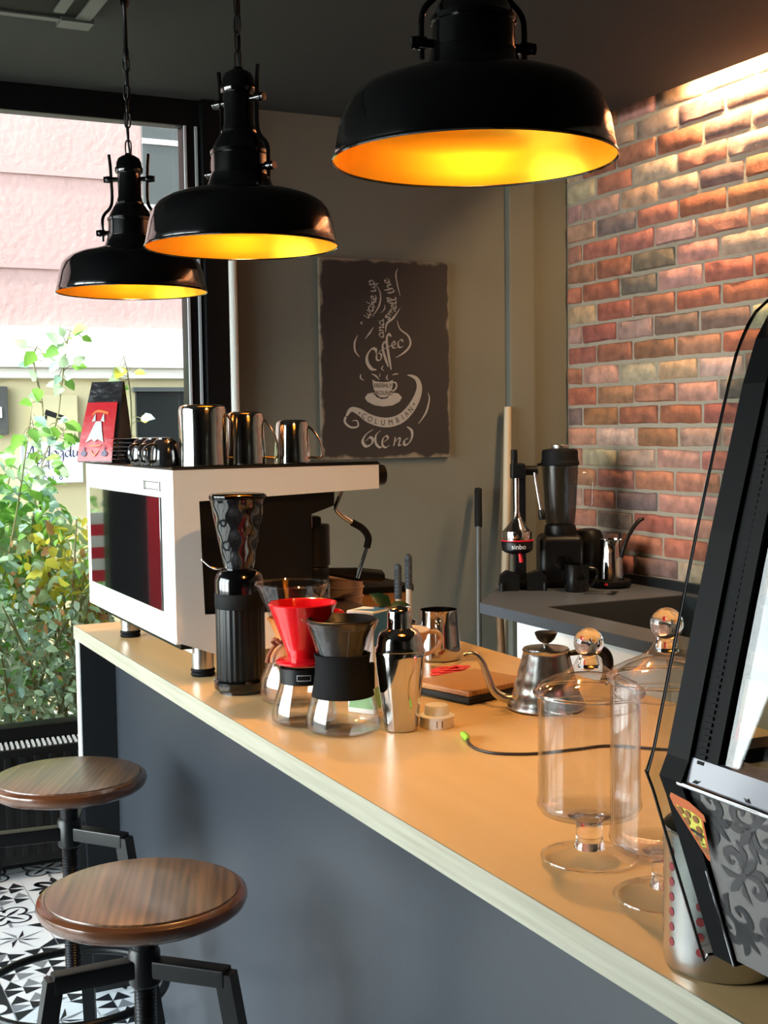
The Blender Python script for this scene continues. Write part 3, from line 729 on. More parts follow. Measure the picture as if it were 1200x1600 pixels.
# ------------------------------------------------------------------ pendant lamps
LH = []
def make_lamp(label, loc, rotz):
    t = thing('pendant_lamp', label, 'lamp', loc, rotz, 'black pendant lamps over the counter')
    sh = MB(); sh.lathe([(.203, 0), (.2035, .003), (.200, .02), (.195, .048), (.187, .073), (.176, .088), (.160, .099), (.135, .108), (.105, .114), (.080, .1175), (.078, .119)], 72)
    sh.lathe([(.203, 0), (.2045, -.002), (.206, 0), (.2045, .0035), (.2035, .003)], 72)
    so = sh.build('shade', 'black_gloss', t)
    li = MB(); li.lathe([(.2025, .001), (.198, .02), (.193, .047), (.185, .071), (.174, .086), (.158, .097), (.13, .106), (.08, .114), (.0, .115)], 72)
    li.build('lining', 'gold', so)
    nk = MB(); nk.lathe([(.080, .117), (.072, .124), (.066, .135), (.0625, .148), (.0625, .152), (.0605, .154), (.0595, .19), (.062, .192), (.062, .199), (.058, .202),
                         (.054, .212), (.046, .226), (.041, .234), (.0385, .236), (.0385, .241), (.035, .244), (.0335, .252), (.0315, .256), (.0315, .318), (.036, .320), (.038, .326), (.038, .334), (.035, .338),
                         (.034, .348), (.029, .360), (.018, .367), (.01, .370), (.01, .374), (0, .375)], 48)
    nk.build('neck', 'black_gloss', t)
    for s in (-1, 1):
        br = MB()
        br.tube([(s * .054, 0, .372), (s * .051, 0, .34), (s * .0495, 0, .305), (s * .0485, 0, .25), (s * .055, 0, .228), (s * .070, 0, .212), (s * .0765, 0, .195), (s * .077, 0, .16), (s * .077, 0, .138)], .0045, 8, 5)
        bo = br.build('bracket', 'black_gloss', t)
        for z, x0, x1 in ((.305, .03, .068), (.161, .058, .092)):
            kb = MB(); kb.cyl(.0065, x0, x1, 16, Tr(0, 0, z) @ Ry(s * PI / 2)); kb.cyl(.0095, x1 - .022, x1 - .004, 16, Tr(0, 0, z) @ Ry(s * PI / 2), .002); kb.cyl(.0085, x1 - .003, x1 + .001, 16, Tr(0, 0, z) @ Ry(s * PI / 2))
            kb.build('knob', 'black_gloss', bo)
    ch = MB(); z = .368; k = 0; top = ZC - loc[2]
    while z < .62:
        R = Rz(PI / 2 * (k % 2))
        ch.tube([R @ Vector((.008 * math.cos(a), 0, z + .021 + (.021 if math.sin(a) > 0 else -.021) * abs(math.sin(a)) ** .6)) for a in [2 * PI * i / 12 for i in range(12)]], .0022, 6, 2, closed=True)
        z += .037; k += 1
    ch.build('chain', 'black_metal', t)
    cd = MB(); cd.tube([(.004, .002, .37), (-.003, .003, .45), (.004, -.002, .55), (0, 0, .63)], .003, 8, 5)
    cd.lathe([(0, .62), (.006, .62), (.008, .635), (.008, .65), (.006, .655), (.006, top - .03), (.012, top - .02), (.012, top), (0, top)], 20)
    cd.build('cord', 'black_metal', t)
    bl = MB(); bl.lathe([(.021, .070), (.026, .078), (.022, .092), (.013, .103), (.013, .114), (0, .1145)], 24); bl.build('bulb', 'bulb', t)
    ld = bpy.data.lights.new('bulb_light', 'POINT'); ld.energy = 17; ld.color = (1, .56, .2); ld.shadow_soft_size = .022
    lo = bpy.data.objects.new('bulb_light', ld); COL.objects.link(lo); lo.parent = t; lo.location = (0, 0, .082)
    return t
L1 = make_lamp('nearest and largest looking black pendant lamp, at top right of centre', (.2, 1.64, 1.9), math.radians(-12))
dup(L1, (.2, 2.63, 1.905), math.radians(-60), 'middle black pendant lamp hanging in front of the black column')
dup(L1, (.2, 3.52, 1.898), math.radians(-27), 'farthest black pendant lamp hanging in front of the window')

# ------------------------------------------------------------------ stools
def make_stool(label, loc, rotz, dz=0):
    t = thing('bar_stool', label, 'stool', loc, rotz, 'wooden screw seat bar stools')
    H = .775 + dz
    s = MB(); s.lathe([(0, H - .036), (.13, H - .038), (.155, H - .034), (.166, H - .026), (.170, H - .016), (.168, H - .008), (.161, H - .003), (.157, H - .0025), (.156, H - .003)], 72)
    so = s.build('seat', 'stool_rim', t)
    s = MB(); s.lathe([(.156, H - .004), (.155, H - .0005), (.152, H), (.08, H), (0, H)], 72); s.build('seat_inlay', 'stool_wood', so)
    p = MB(); p.lathe([(0, H - .05), (.05, H - .05), (.05, H - .037), (0, H - .037)], 32)
    p.cyl(.020, H - .13, H - .05, 24); 
    prof = [(0, .3)]
    z = .3
    while z < H - .13: prof += [(.0155, z), (.018, z + .003)]; z += .006
    p.lathe(prof + [(.017, H - .13), (0, H - .13)], 24); p.build('screw_post', 'screw', t)
    h = MB(); h.lathe([(0, .615), (.022, .615), (.026, .62), (.026, .672), (.022, .678), (0, .678)], 24); h.build('hub', 'black_metal', t)
    for a in (200, 335, 97):
        a = math.radians(a); c, sn = math.cos(a), math.sin(a)
        lg = MB(); T = Rz(a)
        lg.box(.02, .150, -.016, .016, .632, .662, .004, T)
        d = Vector((.262 - .14, 0, -.652)); n = 2
        top, bot = Vector((.146, 0, .655)), Vector((.265, 0, 0))
        q = .014
        vs = [top + Vector((-q, -q, 0)), top + Vector((q, -q, 0)), top + Vector((q, q, 0)), top + Vector((-q, q, 0)), bot + Vector((-q, -q, 0)), bot + Vector((q, -q, 0)), bot + Vector((q, q, 0)), bot + Vector((-q, q, 0))]
        lg.add(vs, [(0, 1, 2, 3), (7, 6, 5, 4), (0, 4, 5, 1), (1, 5, 6, 2), (2, 6, 7, 3), (3, 7, 4, 0)], T)
        lo = lg.build('leg', 'black_metal', t)
        f = MB(); f.cyl(.02, 0, .012, 16, T @ Tr(.265, 0, 0)); f.build('foot_cap', 'black_rubber', lo)
    r = MB(); r.tube([(.2 * math.cos(2 * PI * i / 24), .2 * math.sin(2 * PI * i / 24), .3) for i in range(24)], .0095, 10, 3, closed=True)
    r.build('foot_ring', 'black_metal', t)
    return t
S1 = make_stool('nearest bar stool with round brown wooden seat, before the counter front', (-.21, 2.03, 0), math.radians(-20))
dup(S1, (-.165, 2.80, 0), math.radians(-27), 'farther bar stool with round brown wooden seat, beside the radiator')

# ------------------------------------------------------------------ espresso machine
t = thing('espresso_machine', 'white espresso machine with black mirror back panel, standing at the far end of the bar', 'coffee machine', (.25, 2.95, 1.0))
SP = [(.02, 1.437), (.489, 1.437), (.489, 1.384), (.075, 1.371), (.082, 1.134), (.34, 1.122), (.34, 1.05), (.10, 1.05), (.085, 1.056), (.02, 1.08)]
for y0, y1 in ((2.575, 2.588), (3.332, 3.345)):
    b = MB(); b.prism(SP, y0, y1, 'xz'); b.build('side_panel', 'white_lam', t, world=True, smooth=False)
b = MB(); b.box(.018, .034, 2.578, 3.342, 1.075, 1.437, .002); bp = b.build('back_panel', 'white_lam', t, world=True)
b = MB(); b.box(.0135, .019, 2.655, 3.29, 1.136, 1.378, .0015); b.build('mirror_panel', 'mirror_black', bp, world=True, smooth=False)
b = MB()
for y0, y1, z0, z1 in ((2.675, 2.785, 1.4075, 1.4095), (2.675, 2.785, 1.392, 1.394), (2.66, 2.664, 1.39, 1.411), (2.785, 2.787, 1.39, 1.411), (2.775, 2.777, 1.39, 1.408)): b.box(.0165, .0185, y0, y1, z0, z1)
b.build('badge', 'pole_grey', bp, world=True, smooth=False)
b = MB(); b.prism([(.03, 1.434), (.486, 1.434), (.486, 1.386), (.03, 1.372)], 2.588, 3.332, 'xz'); b.build('top_housing', 'white_lam', t, world=True, smooth=False)
b = MB(); b.box(.018, .492, 2.573, 3.347, 1.437, 1.4405, .001)
for y in (2.58, 3.338): b.box(.02, .49, y, y + .004, 1.4405, 1.444)
b.box(.486, .49, 2.58, 3.342, 1.4405, 1.444)
b.build('cup_tray', 'black_metal', t, world=True)
b = MB(); b.prism([(.036, 1.386), (.392, 1.384), (.391, 1.349), (.337, 1.332), (.335, 1.06), (.036, 1.06)], 2.60, 3.32, 'xz'); b.build('inner_body', 'black_plastic', t, world=True, smooth=False)
b = MB(); b.box(.33, .53, 2.62, 3.31, 1.055, 1.10, .006); d = b.build('drip_tray', 'black_plastic', t, world=True)
b = MB(); b.box(.34, .52, 2.63, 3.30, 1.10, 1.104); b.build('grate', 'steel_brushed', d, world=True, smooth=False)
b = MB(); b.box(.06, .33, 2.6, 3.32, 1.05, 1.075); b.build('floor_pan', 'white_lam', t, world=True, smooth=False)
for y in (2.72, 3.08):
    b = MB(); b.cyl(.036, 1.205, 1.30, 28, Tr(.392, y, 0), .004); b.box(.33, .40, y - .03, y + .03, 1.23, 1.32, .006); g = b.build('group_head', 'black_metal', t, world=True)
    b = MB(); b.cyl(.033, 1.165, 1.203, 28, Tr(.392, y, 0), .003); b.tube([(.42, y, 1.19), (.46, y, 1.184), (.50, y, 1.178), (.56, y, 1.17)], [.008, .012, .016, .015], 12, 4)
    b.tube([(.392, y, 1.168), (.394, y, 1.15), (.405, y - .012, 1.14)], .009, 8, 3)
    b.build('portafilter', 'black_metal', g, world=True)
b = MB(); b.cyl(.007, 1.30, 1.345, 14, Tr(.343, 2.63, 0)); b.build('hot_water_spout', 'steel', t, world=True)
b = MB(); b.tube([(.43, 2.64, 1.384), (.418, 2.64, 1.357), (.412, 2.64, 1.342), (.418, 2.64, 1.33), (.442, 2.64, 1.312), (.475, 2.64, 1.293), (.49, 2.64, 1.277), (.492, 2.64, 1.262), (.475, 2.64, 1.215), (.462, 2.64, 1.18)], .0047, 10, 5)
w_ = b.build('steam_wand', 'steel', t, world=True)
b = MB(); b.tube([(.452, 2.64, 1.306), (.475, 2.64, 1.293), (.488, 2.64, 1.278), (.4915, 2.64, 1.265), (.487, 2.64, 1.247)], .008, 12, 5); b.build('grip', 'black_rubber', w_, world=True)
for y in (2.64, 3.26):
    b = MB(); b.cyl(.0235, .486, .532, 28, Tr(0, y, 1.411) @ AXX, .004); b.build('steam_knob', 'black_plastic', t, world=True)
for x, y in ((.086, 2.61), (.086, 3.20), (.36, 2.64), (.36, 3.24)):
    b = MB(); b.cyl(.0235, .012, .075, 28, Tr(x, y, 1)); l = b.build('leg', 'steel_brushed', t, world=True)
    b = MB(); b.lathe([(0, 0), (.024, 0), (.026, .004), (.0235, .008), (.026, .012), (.024, .017), (0, .017)], 28, Tr(x, y, 1)); b.build('foot', 'black_rubber', l, world=True)

ZT = 1.4412
# coffee bag
t = thing('coffee_bag', 'black and red bag of coffee standing on the espresso machine', 'coffee bag', (.046, 3.246, ZT), math.radians(-50))
def bag_sec(z):     # half width, half depth, y lean
    k = min(1, max(0, z / .2)); return (.060 - .012 * k ** 1.3, .040 * (1 - k ** 1.3) + .003, .020 * k)
def bag_shell(z0, z1, off, us, n=8):
    vs, fs = [], []
    for i in range(n + 1):
        z = z0 + (z1 - z0) * i / n; w, d, ly = bag_sec(z)
        for u in us: vs.append((w * u, ly - d - off - .004 * math.cos(u * 1.5) * math.sin(z * 15), z))
    m = len(us)
    for i in range(n):
        for j in range(m - 1): fs.append((i * m + j, i * m + j + 1, (i + 1) * m + j + 1, (i + 1) * m + j))
    return vs, fs
b = MB(); vs, fs = [], []
n = 12
for i in range(n + 1):
    z = .202 * i / n; w, d, ly = bag_sec(z)
    q = [(-1, -.8), (-.85, -1), (.85, -1), (1, -.8), (.9, 0), (1, .8), (.85, 1), (-.85, 1), (-1, .8), (-.9, 0)]
    for u, v in q: vs.append((w * u, ly + d * v, z))
m = 10
for i in range(n):
    for j in range(m): fs.append((i * m + j, i * m + (j + 1) % m, (i + 1) * m + (j + 1) % m, (i + 1) * m + j))
fs += [tuple(range(m))[::-1], tuple(n * m + j for j in range(m))]
b.add(vs, fs); bo = b.build('pouch', 'bag_black', t)
b = MB(); b.add(*bag_shell(.003, .150, .0035, [-.88, -.6, -.3, 0, .3, .6, .88])); la = b.build('front_label', 'bag_red', t)
def bput(u, z):
    w, d, ly = bag_sec(z); return (w * u, ly - d - .0062 - .004 * math.cos(u * 1.5) * math.sin(z * 15), z)
b = MB()
b.mi = 0; poly2(b, [(-.5, .05), (-.2, .058), (-.05, .052), (.12, .058), (.42, .05), (.3, .075), (.18, .102), (-.12, .102), (-.32, .075)], bput)
poly2(b, [(-.35, .1), (-.14, .104), (-.22, .122)], bput); poly2(b, [(.35, .1), (.14, .104), (.26, .122)], bput)
b.mi = 2; ribbon(b, [(-.4, .118), (-.1, .128), (.5, .122)], .006, bput); ribbon(b, [(-.3, .043), (0, .041), (.3, .043)], .004, bput); ribbon(b, [(-.2, .03), (0, .018), (.2, .03)], .005, bput)
b.mi = 1
for u in (-.55, .5): disc2(b, (u, .022), .15, .007, bput, 14); ribbon(b, [(u, .028), (u, .038)], .06, bput, 3)
b.build('print', ['bag_grey', 'bag_navy', 'bag_orange'], la, smooth=False, recalc=False)
# saucers
def saucer():
    b = MB(); b.lathe([(0, 0), (.036, 0), (.040, .003), (.058, .007), (.0715, .0095), (.072, .0105), (.0705, .0112), (.056, .0095), (.038, .006), (0, .005)], 56)
    return b
nm = ['bottom', 'second from bottom', 'third from bottom', 'fourth from bottom', 'second from top', 'top']
s0 = saucer().build('saucer', 'cup_black', None, loc=(.095, 3.09, ZT)); TM[s0.name] = Matrix.Translation(s0.location)
tag(s0, 'black saucer, bottom one of the stack on the espresso machine', 'saucer', 'black saucers stacked on the espresso machine')
for k in range(1, 6):
    o = s0.copy(); COL.objects.link(o); o.location = (.095 + .0015 * math.sin(k * 2), 3.09 + .0015 * math.cos(k * 3), ZT + k * .0098)
    o['label'] = f'black saucer, {nm[k]} of the stack on the espresso machine'
# espresso cups, upside down
def espresso_cup(label, loc, rz):
    t = thing('espresso_cup', label, 'cup', loc, rz, 'black espresso cups turned upside down')
    b = MB(); b.lathe([(.031, .001), (.0325, .0), (.0335, .002), (.033, .025), (.030, .044), (.024, .055), (.018, .058), (.0175, .061), (.015, .061), (.0145, .058), (0, .058)], 40)
    b.lathe([(.031, .001), (.031, .025), (.027, .044), (.018, .053), (0, .054)], 40); b.build('bowl', 'cup_black', t)
    b = MB(); b.tube([(.031, 0, .012), (.045, 0, .010), (.054, 0, .022), (.053, 0, .036), (.044, 0, .045), (.028, 0, .047)], .0042, 10, 5, flat=(1.3, .8)); b.build('handle', 'cup_black', t)
    return t
c0 = espresso_cup('upturned black espresso cup nearest the steel jugs', (.054, 2.738, ZT), math.radians(200))
dup(c0, (.050, 2.806, ZT), math.radians(215), 'upturned black espresso cup, middle of the three')
dup(c0, (.047, 2.874, ZT), math.radians(215), 'upturned black espresso cup right in front of the saucer stack')
# steel milk jugs upside down
def milk_jug(label, loc, R, r, H, rz):
    t = thing('milk_jug', label, 'milk jug', loc, rz, 'steel milk jugs turned upside down')
    b = MB(); b.lathe([(R - .0015, .001), (R, 0), (R, .004), (R * .97, H * .35), (r, H - .012), (r - .002, H - .005), (r - .008, H - .001), (r - .014, H), (r * .5, H - .001), (0, H - .001)], 56)
    b.lathe([(R - .0015, .001), (R * .95, H * .35), (r - .004, H - .014), (0, H - .004)], 56); b.build('body', 'steel', t)
    b = MB(); b.tube([(r - .002, 0, H * .86), (r + .013, 0, H * .72), (r + .026, 0, H * .5), (R + .026, 0, H * .25), (R + .022, 0, H * .13), (R - .001, 0, H * .14)], .0042, 8, 5, flat=(1.4, .6)); b.build('handle', 'steel', t)
    return t
milk_jug('tallest upturned steel milk jug, at the corner of the espresso machine', (.1185, 2.675, ZT), .0515, .051, .131, math.radians(-10))
milk_jug('middle upturned steel milk jug on the espresso machine', (.2175, 2.68, ZT), .044, .0395, .116, math.radians(-22))
milk_jug('smallest upturned steel milk jug, rightmost on the espresso machine', (.327, 2.68, ZT), .0405, .0355, .097, math.radians(-22))

# ------------------------------------------------------------------ things on the bar
t = thing('coffee_grinder', 'black fluted coffee grinder with dark hopper in front of the espresso machine', 'coffee grinder', (.101, 2.41, 1.0))
def flute(a, z): return 1 + .012 * math.sin(a * 26)
b = MB(); b.lathe([(0, .006), (.050, .006), (.054, .010), (.055, .024), (.052, .028), (.048, .028)], 64); b.cyl(.045, 0, .008, 32); b.build('base', 'black_gloss', t)
b = MB(); b.lathe([(.0475, .028), (.048, .03), (.048, .166), (.0475, .168)], 156, wob=flute); b.build('fluted_body', 'black_plastic', t)
b = MB(); b.lathe([(.048, .168), (.0495, .17), (.0495, .196), (.048, .198)], 64); b.build('dial_ring', 'black_rubber', t)
b = MB(); b.lathe([(.048, .198), (.0485, .222), (.045, .234), (.038, .242), (.032, .245), (0, .245)], 64); b.build('shoulder', 'black_gloss', t)
def facet(a, z): return 1 + .022 * math.cos(a * 6 + (PI if int(z / .0225) % 2 else 0)) * abs(math.sin(z / .0225 * PI))
pr = [(.029, .245), (.030, .252)] + [(.030 + .024 * (k / 28) ** .9, .252 + .13 * k / 28) for k in range(1, 29)]
hp = MB(); hp.lathe(pr, 72, wob=facet); h = hp.build('hopper', pm('dark smoked hopper', '141315', .06, spec=.7, coat=.6), t)
b = MB(); b.lathe([(0, .382), (.0555, .382), (.057, .385), (.0565, .390), (.052, .393), (0, .393)], 64); b.build('hopper_lid', 'smoke', h)
b = MB(); b.tube([(-.03, 0, .246), (-.045, .01, .246), (-.056, .018, .252), (-.068, .022, .264)], .0018, 8, 5); b.cyl(.003, -.002, .002, 10, Tr(-.068, .022, .264)); b.build('lever', 'steel', t)

# hourglass brewer
t = thing('hourglass_brewer', 'glass hourglass coffee brewer with amber wood collar, behind the red dripper', 'coffee brewer', (.150, 2.255, 1.0), math.radians(-26))
b = MB(); P_ = [(0, .002), (.045, .002), (.058, .010), (.063, .028), (.060, .052), (.046, .082), (.030, .108), (.024, .122), (.028, .136), (.044, .170), (.060, .205), (.070, .228)]
b.lathe(P_, 64); b.lathe([(.0703, .226), (.0718, .228), (.0703, .2305), (.069, .228), (.0703, .226)], 64); b.lathe([(0, 0), (.044, 0), (.0595, .009), (.0645, .028), (.0615, .053), (.0475, .083)], 64)
b.build('flask', 'glass', t)
def collar_w(a, z): return 1 + .02 * math.sin(3 * a)
b = MB(); b.lathe([(.047, .082), (.050, .084), (.046, .098), (.035, .112), (.0315, .122), (.034, .134), (.044, .158), (.048, .163), (.045, .165), (.033, .142), (.028, .124), (.032, .110), (.047, .082)], 48); b.build('wood_collar', 'collar_wood', t)
b = MB(); b.tube([(.035 * math.cos(a), .035 * math.sin(a), .1215 + .002 * math.sin(3 * a)) for a in [2 * PI * i / 14 for i in range(14)]], .003, 8, 3, closed=True)
b.tube([(-.02, -.031, .122), (-.034, -.033, .112), (-.042, -.036, .098), (-.045, -.04, .085)], [.003, .003, .0035, .005], 8, 4); b.tube([(-.02, -.031, .122), (-.01, -.036, .135), (-.004, -.037, .15)], .003, 8, 4)
b.tube([(-.03, -.034, .118), (-.036, -.038, .126), (-.026, -.04, .128), (-.022, -.036, .12)], .0035, 8, 4); b.build('leather_tie', 'leather', t)

# server and red dripper
t = thing('coffee_server', 'low glass coffee server with black band, holding the red dripper', 'server', (.108, 2.100, 1.0))
b = MB(); b.lathe([(0, .002), (.047, .002), (.0555, .007), (.0565, .014), (.053, .035), (.044, .062), (.0385, .078), (.0385, .100), (.041, .104)], 64); b.lathe([(0, 0), (.047, 0), (.057, .006), (.058, .014), (.0545, .035), (.0455, .062), (.040, .078)], 64); b.build('flask', 'glass', t)
b = MB(); b.lathe([(.0405, .072), (.0425, .073), (.0425, .099), (.0405, .100)], 64); bd_ = b.build('band', 'black_plastic', t)
b = MB(); T = Rz(math.radians(-112)) 
for q in ((-.012, .012, .090, .0912), (-.012, .012, .0808, .082), (-.0125, -.0115, .0808, .0912), (.0115, .0125, .0808, .0912)):
    n = 6
    for i in range(n):
        a0 = (q[0] + (q[1] - q[0]) * i / n) / .0428; a1 = (q[0] + (q[1] - q[0]) * (i + 1) / n) / .0428
        b.add([(.0429 * math.cos(a0), .0429 * math.sin(a0), q[2]), (.0429 * math.cos(a1), .0429 * math.sin(a1), q[2]), (.0429 * math.cos(a1), .0429 * math.sin(a1), q[3]), (.0429 * math.cos(a0), .0429 * math.sin(a0), q[3])], [(0, 1, 2, 3)], T)
b.build('label_frame', 'alu', bd_, smooth=False)
t = thing('dripper', 'glossy red pour over dripper sitting on the glass server', 'dripper', (.108, 2.100, 1.1045), math.radians(-26))
def rib(a, z): return 1 + .012 * math.sin(a * 12 + z * 30)
b = MB(); b.lathe([(.024, .010), (.026, .012), (.028, .016), (.0595, .104), (.061, .107), (.060, .109), (.058, .108)], 72); b.lathe([(.058, .108), (.0555, .104), (.025, .018), (.012, .012)], 96, wob=rib); b.build('cone', 'red_gloss', t)
b = MB(); b.lathe([(.02, .0), (.044, .0), (.048, .003), (.0485, .006), (.045, .009), (.03, .010), (.024, .014), (.02, .012), (.02, 0)], 64); b.build('base_plate', 'red_gloss', t)
b = MB(); b.tube([(.044, .015, .088), (.066, .035, .085), (.070, .042, .06), (.055, .032, .035), (.035, .02, .03)], .0055, 10, 5); b.build('handle', 'red_gloss', t)

# front carafe
t = thing('carafe', 'glass coffee carafe with black sleeve and steel filter, at the front of the group', 'carafe', (.141, 2.005, 1.0), math.radians(-26))
b = MB(); b.lathe([(0, .002), (.052, .002), (.0615, .008), (.063, .018), (.058, .042), (.050, .064), (.0455, .09), (.043, .122), (.0455, .14), (.053, .165), (.0605, .184), (.0625, .19)], 72)
b.lathe([(0, 0), (.052, 0), (.063, .007), (.0645, .018), (.0595, .042), (.0515, .064)], 72); b.lathe([(.0625, .188), (.0645, .190), (.0625, .1925), (.061, .19), (.0625, .188)], 72)
b.tube([(-.058, -.012, .188), (-.069, 0, .193), (-.058, .012, .188)], .0022, 8, 5); b.build('flask', 'glass', t)
b = MB(); b.lathe([(.0515, .062), (.054, .063), (.0505, .08), (.0475, .1), (.0465, .122), (.0485, .134), (.0465, .135), (.0445, .12), (.0465, .095), (.0515, .062)], 64)
b.box(.046, .055, -.006, .006, .072, .118, .003); b.build('sleeve', 'neoprene', t)
b = MB(); b.lathe([(0, .07), (.012, .07), (.030, .125), (.049, .176), (.053, .184)], 64); f_ = b.build('filter_cone', 'mesh_filter', t)
b = MB(); b.lathe([(.050, .178), (.0555, .184), (.0585, .190), (.0605, .194), (.058, .195), (.054, .188), (.049, .180), (.050, .178)], 64)
for k in range(4):
    a = k * PI / 2 + .3; b.tube([(.014 * math.cos(a), .014 * math.sin(a), .073), (.054 * math.cos(a), .054 * math.sin(a), .186)], .0022, 6, 1)
b.build('filter_rim', 'black_plastic', f_)

# shaker
t = thing('cocktail_shaker', 'polished steel cocktail shaker in front of the carton', 'shaker', (.231, 1.964, 1.0))
b = MB(); b.lathe([(0, 0), (.026, 0), (.0285, .002), (.034, .05), (.040, .098), (.0425, .128), (.043, .137), (.042, .139)], 64); b.build('tumbler', 'steel', t)
b = MB(); b.lathe([(.0415, .137), (.0425, .1395), (.041, .143), (.0395, .147), (.0385, .156), (.036, .165), (.031, .1715), (.024, .175), (.022, .177)], 64); b.build('strainer_top', 'steel', t)
b = MB(); b.lathe([(.0205, .174), (.0218, .1755), (.0212, .18), (.0208, .203), (.0195, .208), (.0165, .2105), (.010, .213), (.004, .2145), (0, .215)], 48); b.build('cap', 'steel', t)

# carton
t = thing('carton', 'white and blue drink carton standing behind the shaker', 'carton', (.247, 2.125, 1.0), math.radians(-58))
b = MB(); b.box(-.029, .029, -.029, .029, 0, .188, .003); ct = b.build('box', 'paper_white', t)
b = MB()
b.mi = 0; b.box(.0285, .0296, -.027, .028, .125, .184); poly2(b, [(-.02, -.02), (.027, -.02), (.027, .027), (-.005, .027), (.01, .005)], lambda u, v: (u, v, .1886))
b.mi = 1; pt = lambda u, z: (u, -.0296, z)
for k in range(6): ribbon(b, [(.0 + k * .004, .055), (.002 + k * .0045, .075), (.006 + k * .004, .09 + .006 * (k % 2))], .004, pt)
poly2(b, [(.0, .06), (.027, .06), (.027, .08), (.004, .078)], pt)
b.mi = 2; poly2(b, [(-.027, .01), (.027, .01), (.027, .045), (.0, .05), (-.02, .03)], pt); b.box(.0285, .0296, -.027, .028, .01, .05)
b.build('print', ['blue', 'lightblue', 'green_print'], ct, smooth=False, recalc=False)
t = thing('leaf_sprig', 'dark green leaf sprig lying on top of the carton', 'leaves', (.275, 2.115, 1.1895))
b = MB(); leaf(b, Vector((.015, .0, .003)), Vector((-.8, .3, .5)), Vector((-.436, -.9, .4)), .046, .026, 0); leaf(b, Vector((.01, 0, .002)), Vector((.9, -.5, .12)), Vector((-.3, -.6, 1)), .04, .02, 0)
b.build('leaf', 'leaf_dark', t, ang=80, recalc=False)
b = MB(); b.tube([(-.01, .0, .002), (.005, 0, .003), (.02, -.002, .002)], .0015, 6, 4); b.build('stem', 'leaf_dark', t)

# paper cups, each a thing
cb = MB(); cb.lathe([(0, .002), (.031, .002), (.032, 0), (.033, .002), (.0435, .083), (.0455, .084), (.0465, .087), (.0455, .089), (.0435, .088), (.0425, .083), (.032, .006), (0, .005)], 48)
c1 = cb.build('paper_cup', 'paper_pink', None, loc=(.533, 2.87, 1.0)); TM[c1.name] = Matrix.Translation(c1.location)
tag(c1, 'pinkish paper cup, lowest of the stack beside the dripper', 'paper cup', 'pinkish paper cups in a stack')
for k, nme in ((1, 'second lowest'), (2, 'second highest'), (3, 'topmost')):
    o = c1.copy(); COL.objects.link(o); o.location = (.533 + .001 * k, 2.87, 1 + .0225 * k); o['label'] = f'pinkish paper cup, {nme} of the stack beside the dripper'
t = thing('glass_tumbler', 'clear glass tumbler between the grinder and the paper cup stack', 'glass', (.42, 2.79, 1.0))
b = MB(); b.lathe([(0, .004), (.028, .004), (.036, .15), (.0375, .151), (.038, .15), (.031, 0), (0, 0)], 40); b.build('tumbler', 'glass', t)

# knock box with tools, brushes
t = thing('knock_box', 'low wooden box with black rubber top behind the paper cups', 'box', (.65, 3.05, 1.0))
b = MB(); b.box(.56, .74, 2.93, 3.20, 1.0, 1.10, .004); b.build('box', 'bamboo', t, world=True)
b = MB(); b.box(.55, .75, 2.92, 3.21, 1.10, 1.118, .004); b.tube([(.57, 3.06, 1.125), (.73, 3.06, 1.125)], .012, 12, 1); b.build('rubber_top', 'black_rubber', t, world=True)
t = thing('brush_holder', 'small steel cup holding two grey handled brushes behind the shaker', 'holder', (.555, 2.593, 1.0))
b = MB(); b.lathe([(0, .002), (.026, .002), (.028, .08), (.0295, .081), (.03, .08), (.028, 0), (0, 0)], 32); b.build('cup', 'steel', t)
def brush(label, loc, H, ln):
    t = thing('brush', label, 'brush', loc, 0, 'grey handled brushes')
    b = MB(); b.lathe([(0, .0), (.006, 0), (.0075, .02), (.0065, H - ln), (0, H - ln)], 16, Tr(0, 0, 0) ); b.build('shaft', 'white_plastic', t)
    pr = [(0, H - ln - .002), (.008, H - ln - .002)] + [(.0085 + .0008 * math.sin(k * 2.2), H - ln + (ln - .01) * k / 24) for k in range(25)] + [(.006, H - .003), (0, H)]
    b = MB(); b.lathe(pr, 18); b.build('grip', 'handle_grey', t)
brush('taller grey handled brush standing behind the shaker', (.566, 2.588, 1.004), .230, .078)
brush('shorter grey handled brush, left of the taller one', (.544, 2.598, 1.004), .208, .078)

# beige dripper with handle, open steel jug
t = thing('ceramic_dripper', 'beige ceramic cone dripper with loop handle right of the shaker', 'dripper', (.478, 2.44, 1.0), math.radians(-26))
b = MB(); b.lathe([(.02, .0), (.022, 0), (.026, .02), (.055, .086), (.057, .088), (.055, .09), (.052, .087), (.023, .022), (.014, .01)], 56); b.lathe([(.014, .012), (.02, 0)], 56); b.build('cone', 'ceramic_beige', t)
b = MB(); b.tube([(.05, 0, .082), (.067, 0, .083), (.079, 0, .072), (.074, 0, .055), (.058, 0, .040), (.034, 0, .032)], .0048, 10, 5); b.build('handle', 'ceramic_beige', t)
t = thing('steel_jug', 'upright steel milk jug, wider at its base, behind the beige dripper', 'milk jug', (.608, 2.525, 1.0), math.radians(60))
b = MB(); b.lathe([(0, 0), (.044, 0), (.048, .003), (.0495, .012), (.047, .035), (.043, .075), (.0415, .108), (.042, .112), (.0405, .112), (.0415, .075), (.0455, .035), (.046, .008), (0, .006)], 56, wob=lambda a, z: 1 + (.10 * max(0, math.cos(a)) ** 20 if z > .1 else 0)); b.build('body', 'steel', t)
b = MB(); b.tube([(-.043, 0, .095), (-.065, 0, .092), (-.07, 0, .06), (-.06, 0, .03), (-.047, 0, .025)], .004, 8, 5, flat=(1.5, .6)); b.build('handle', 'steel', t)

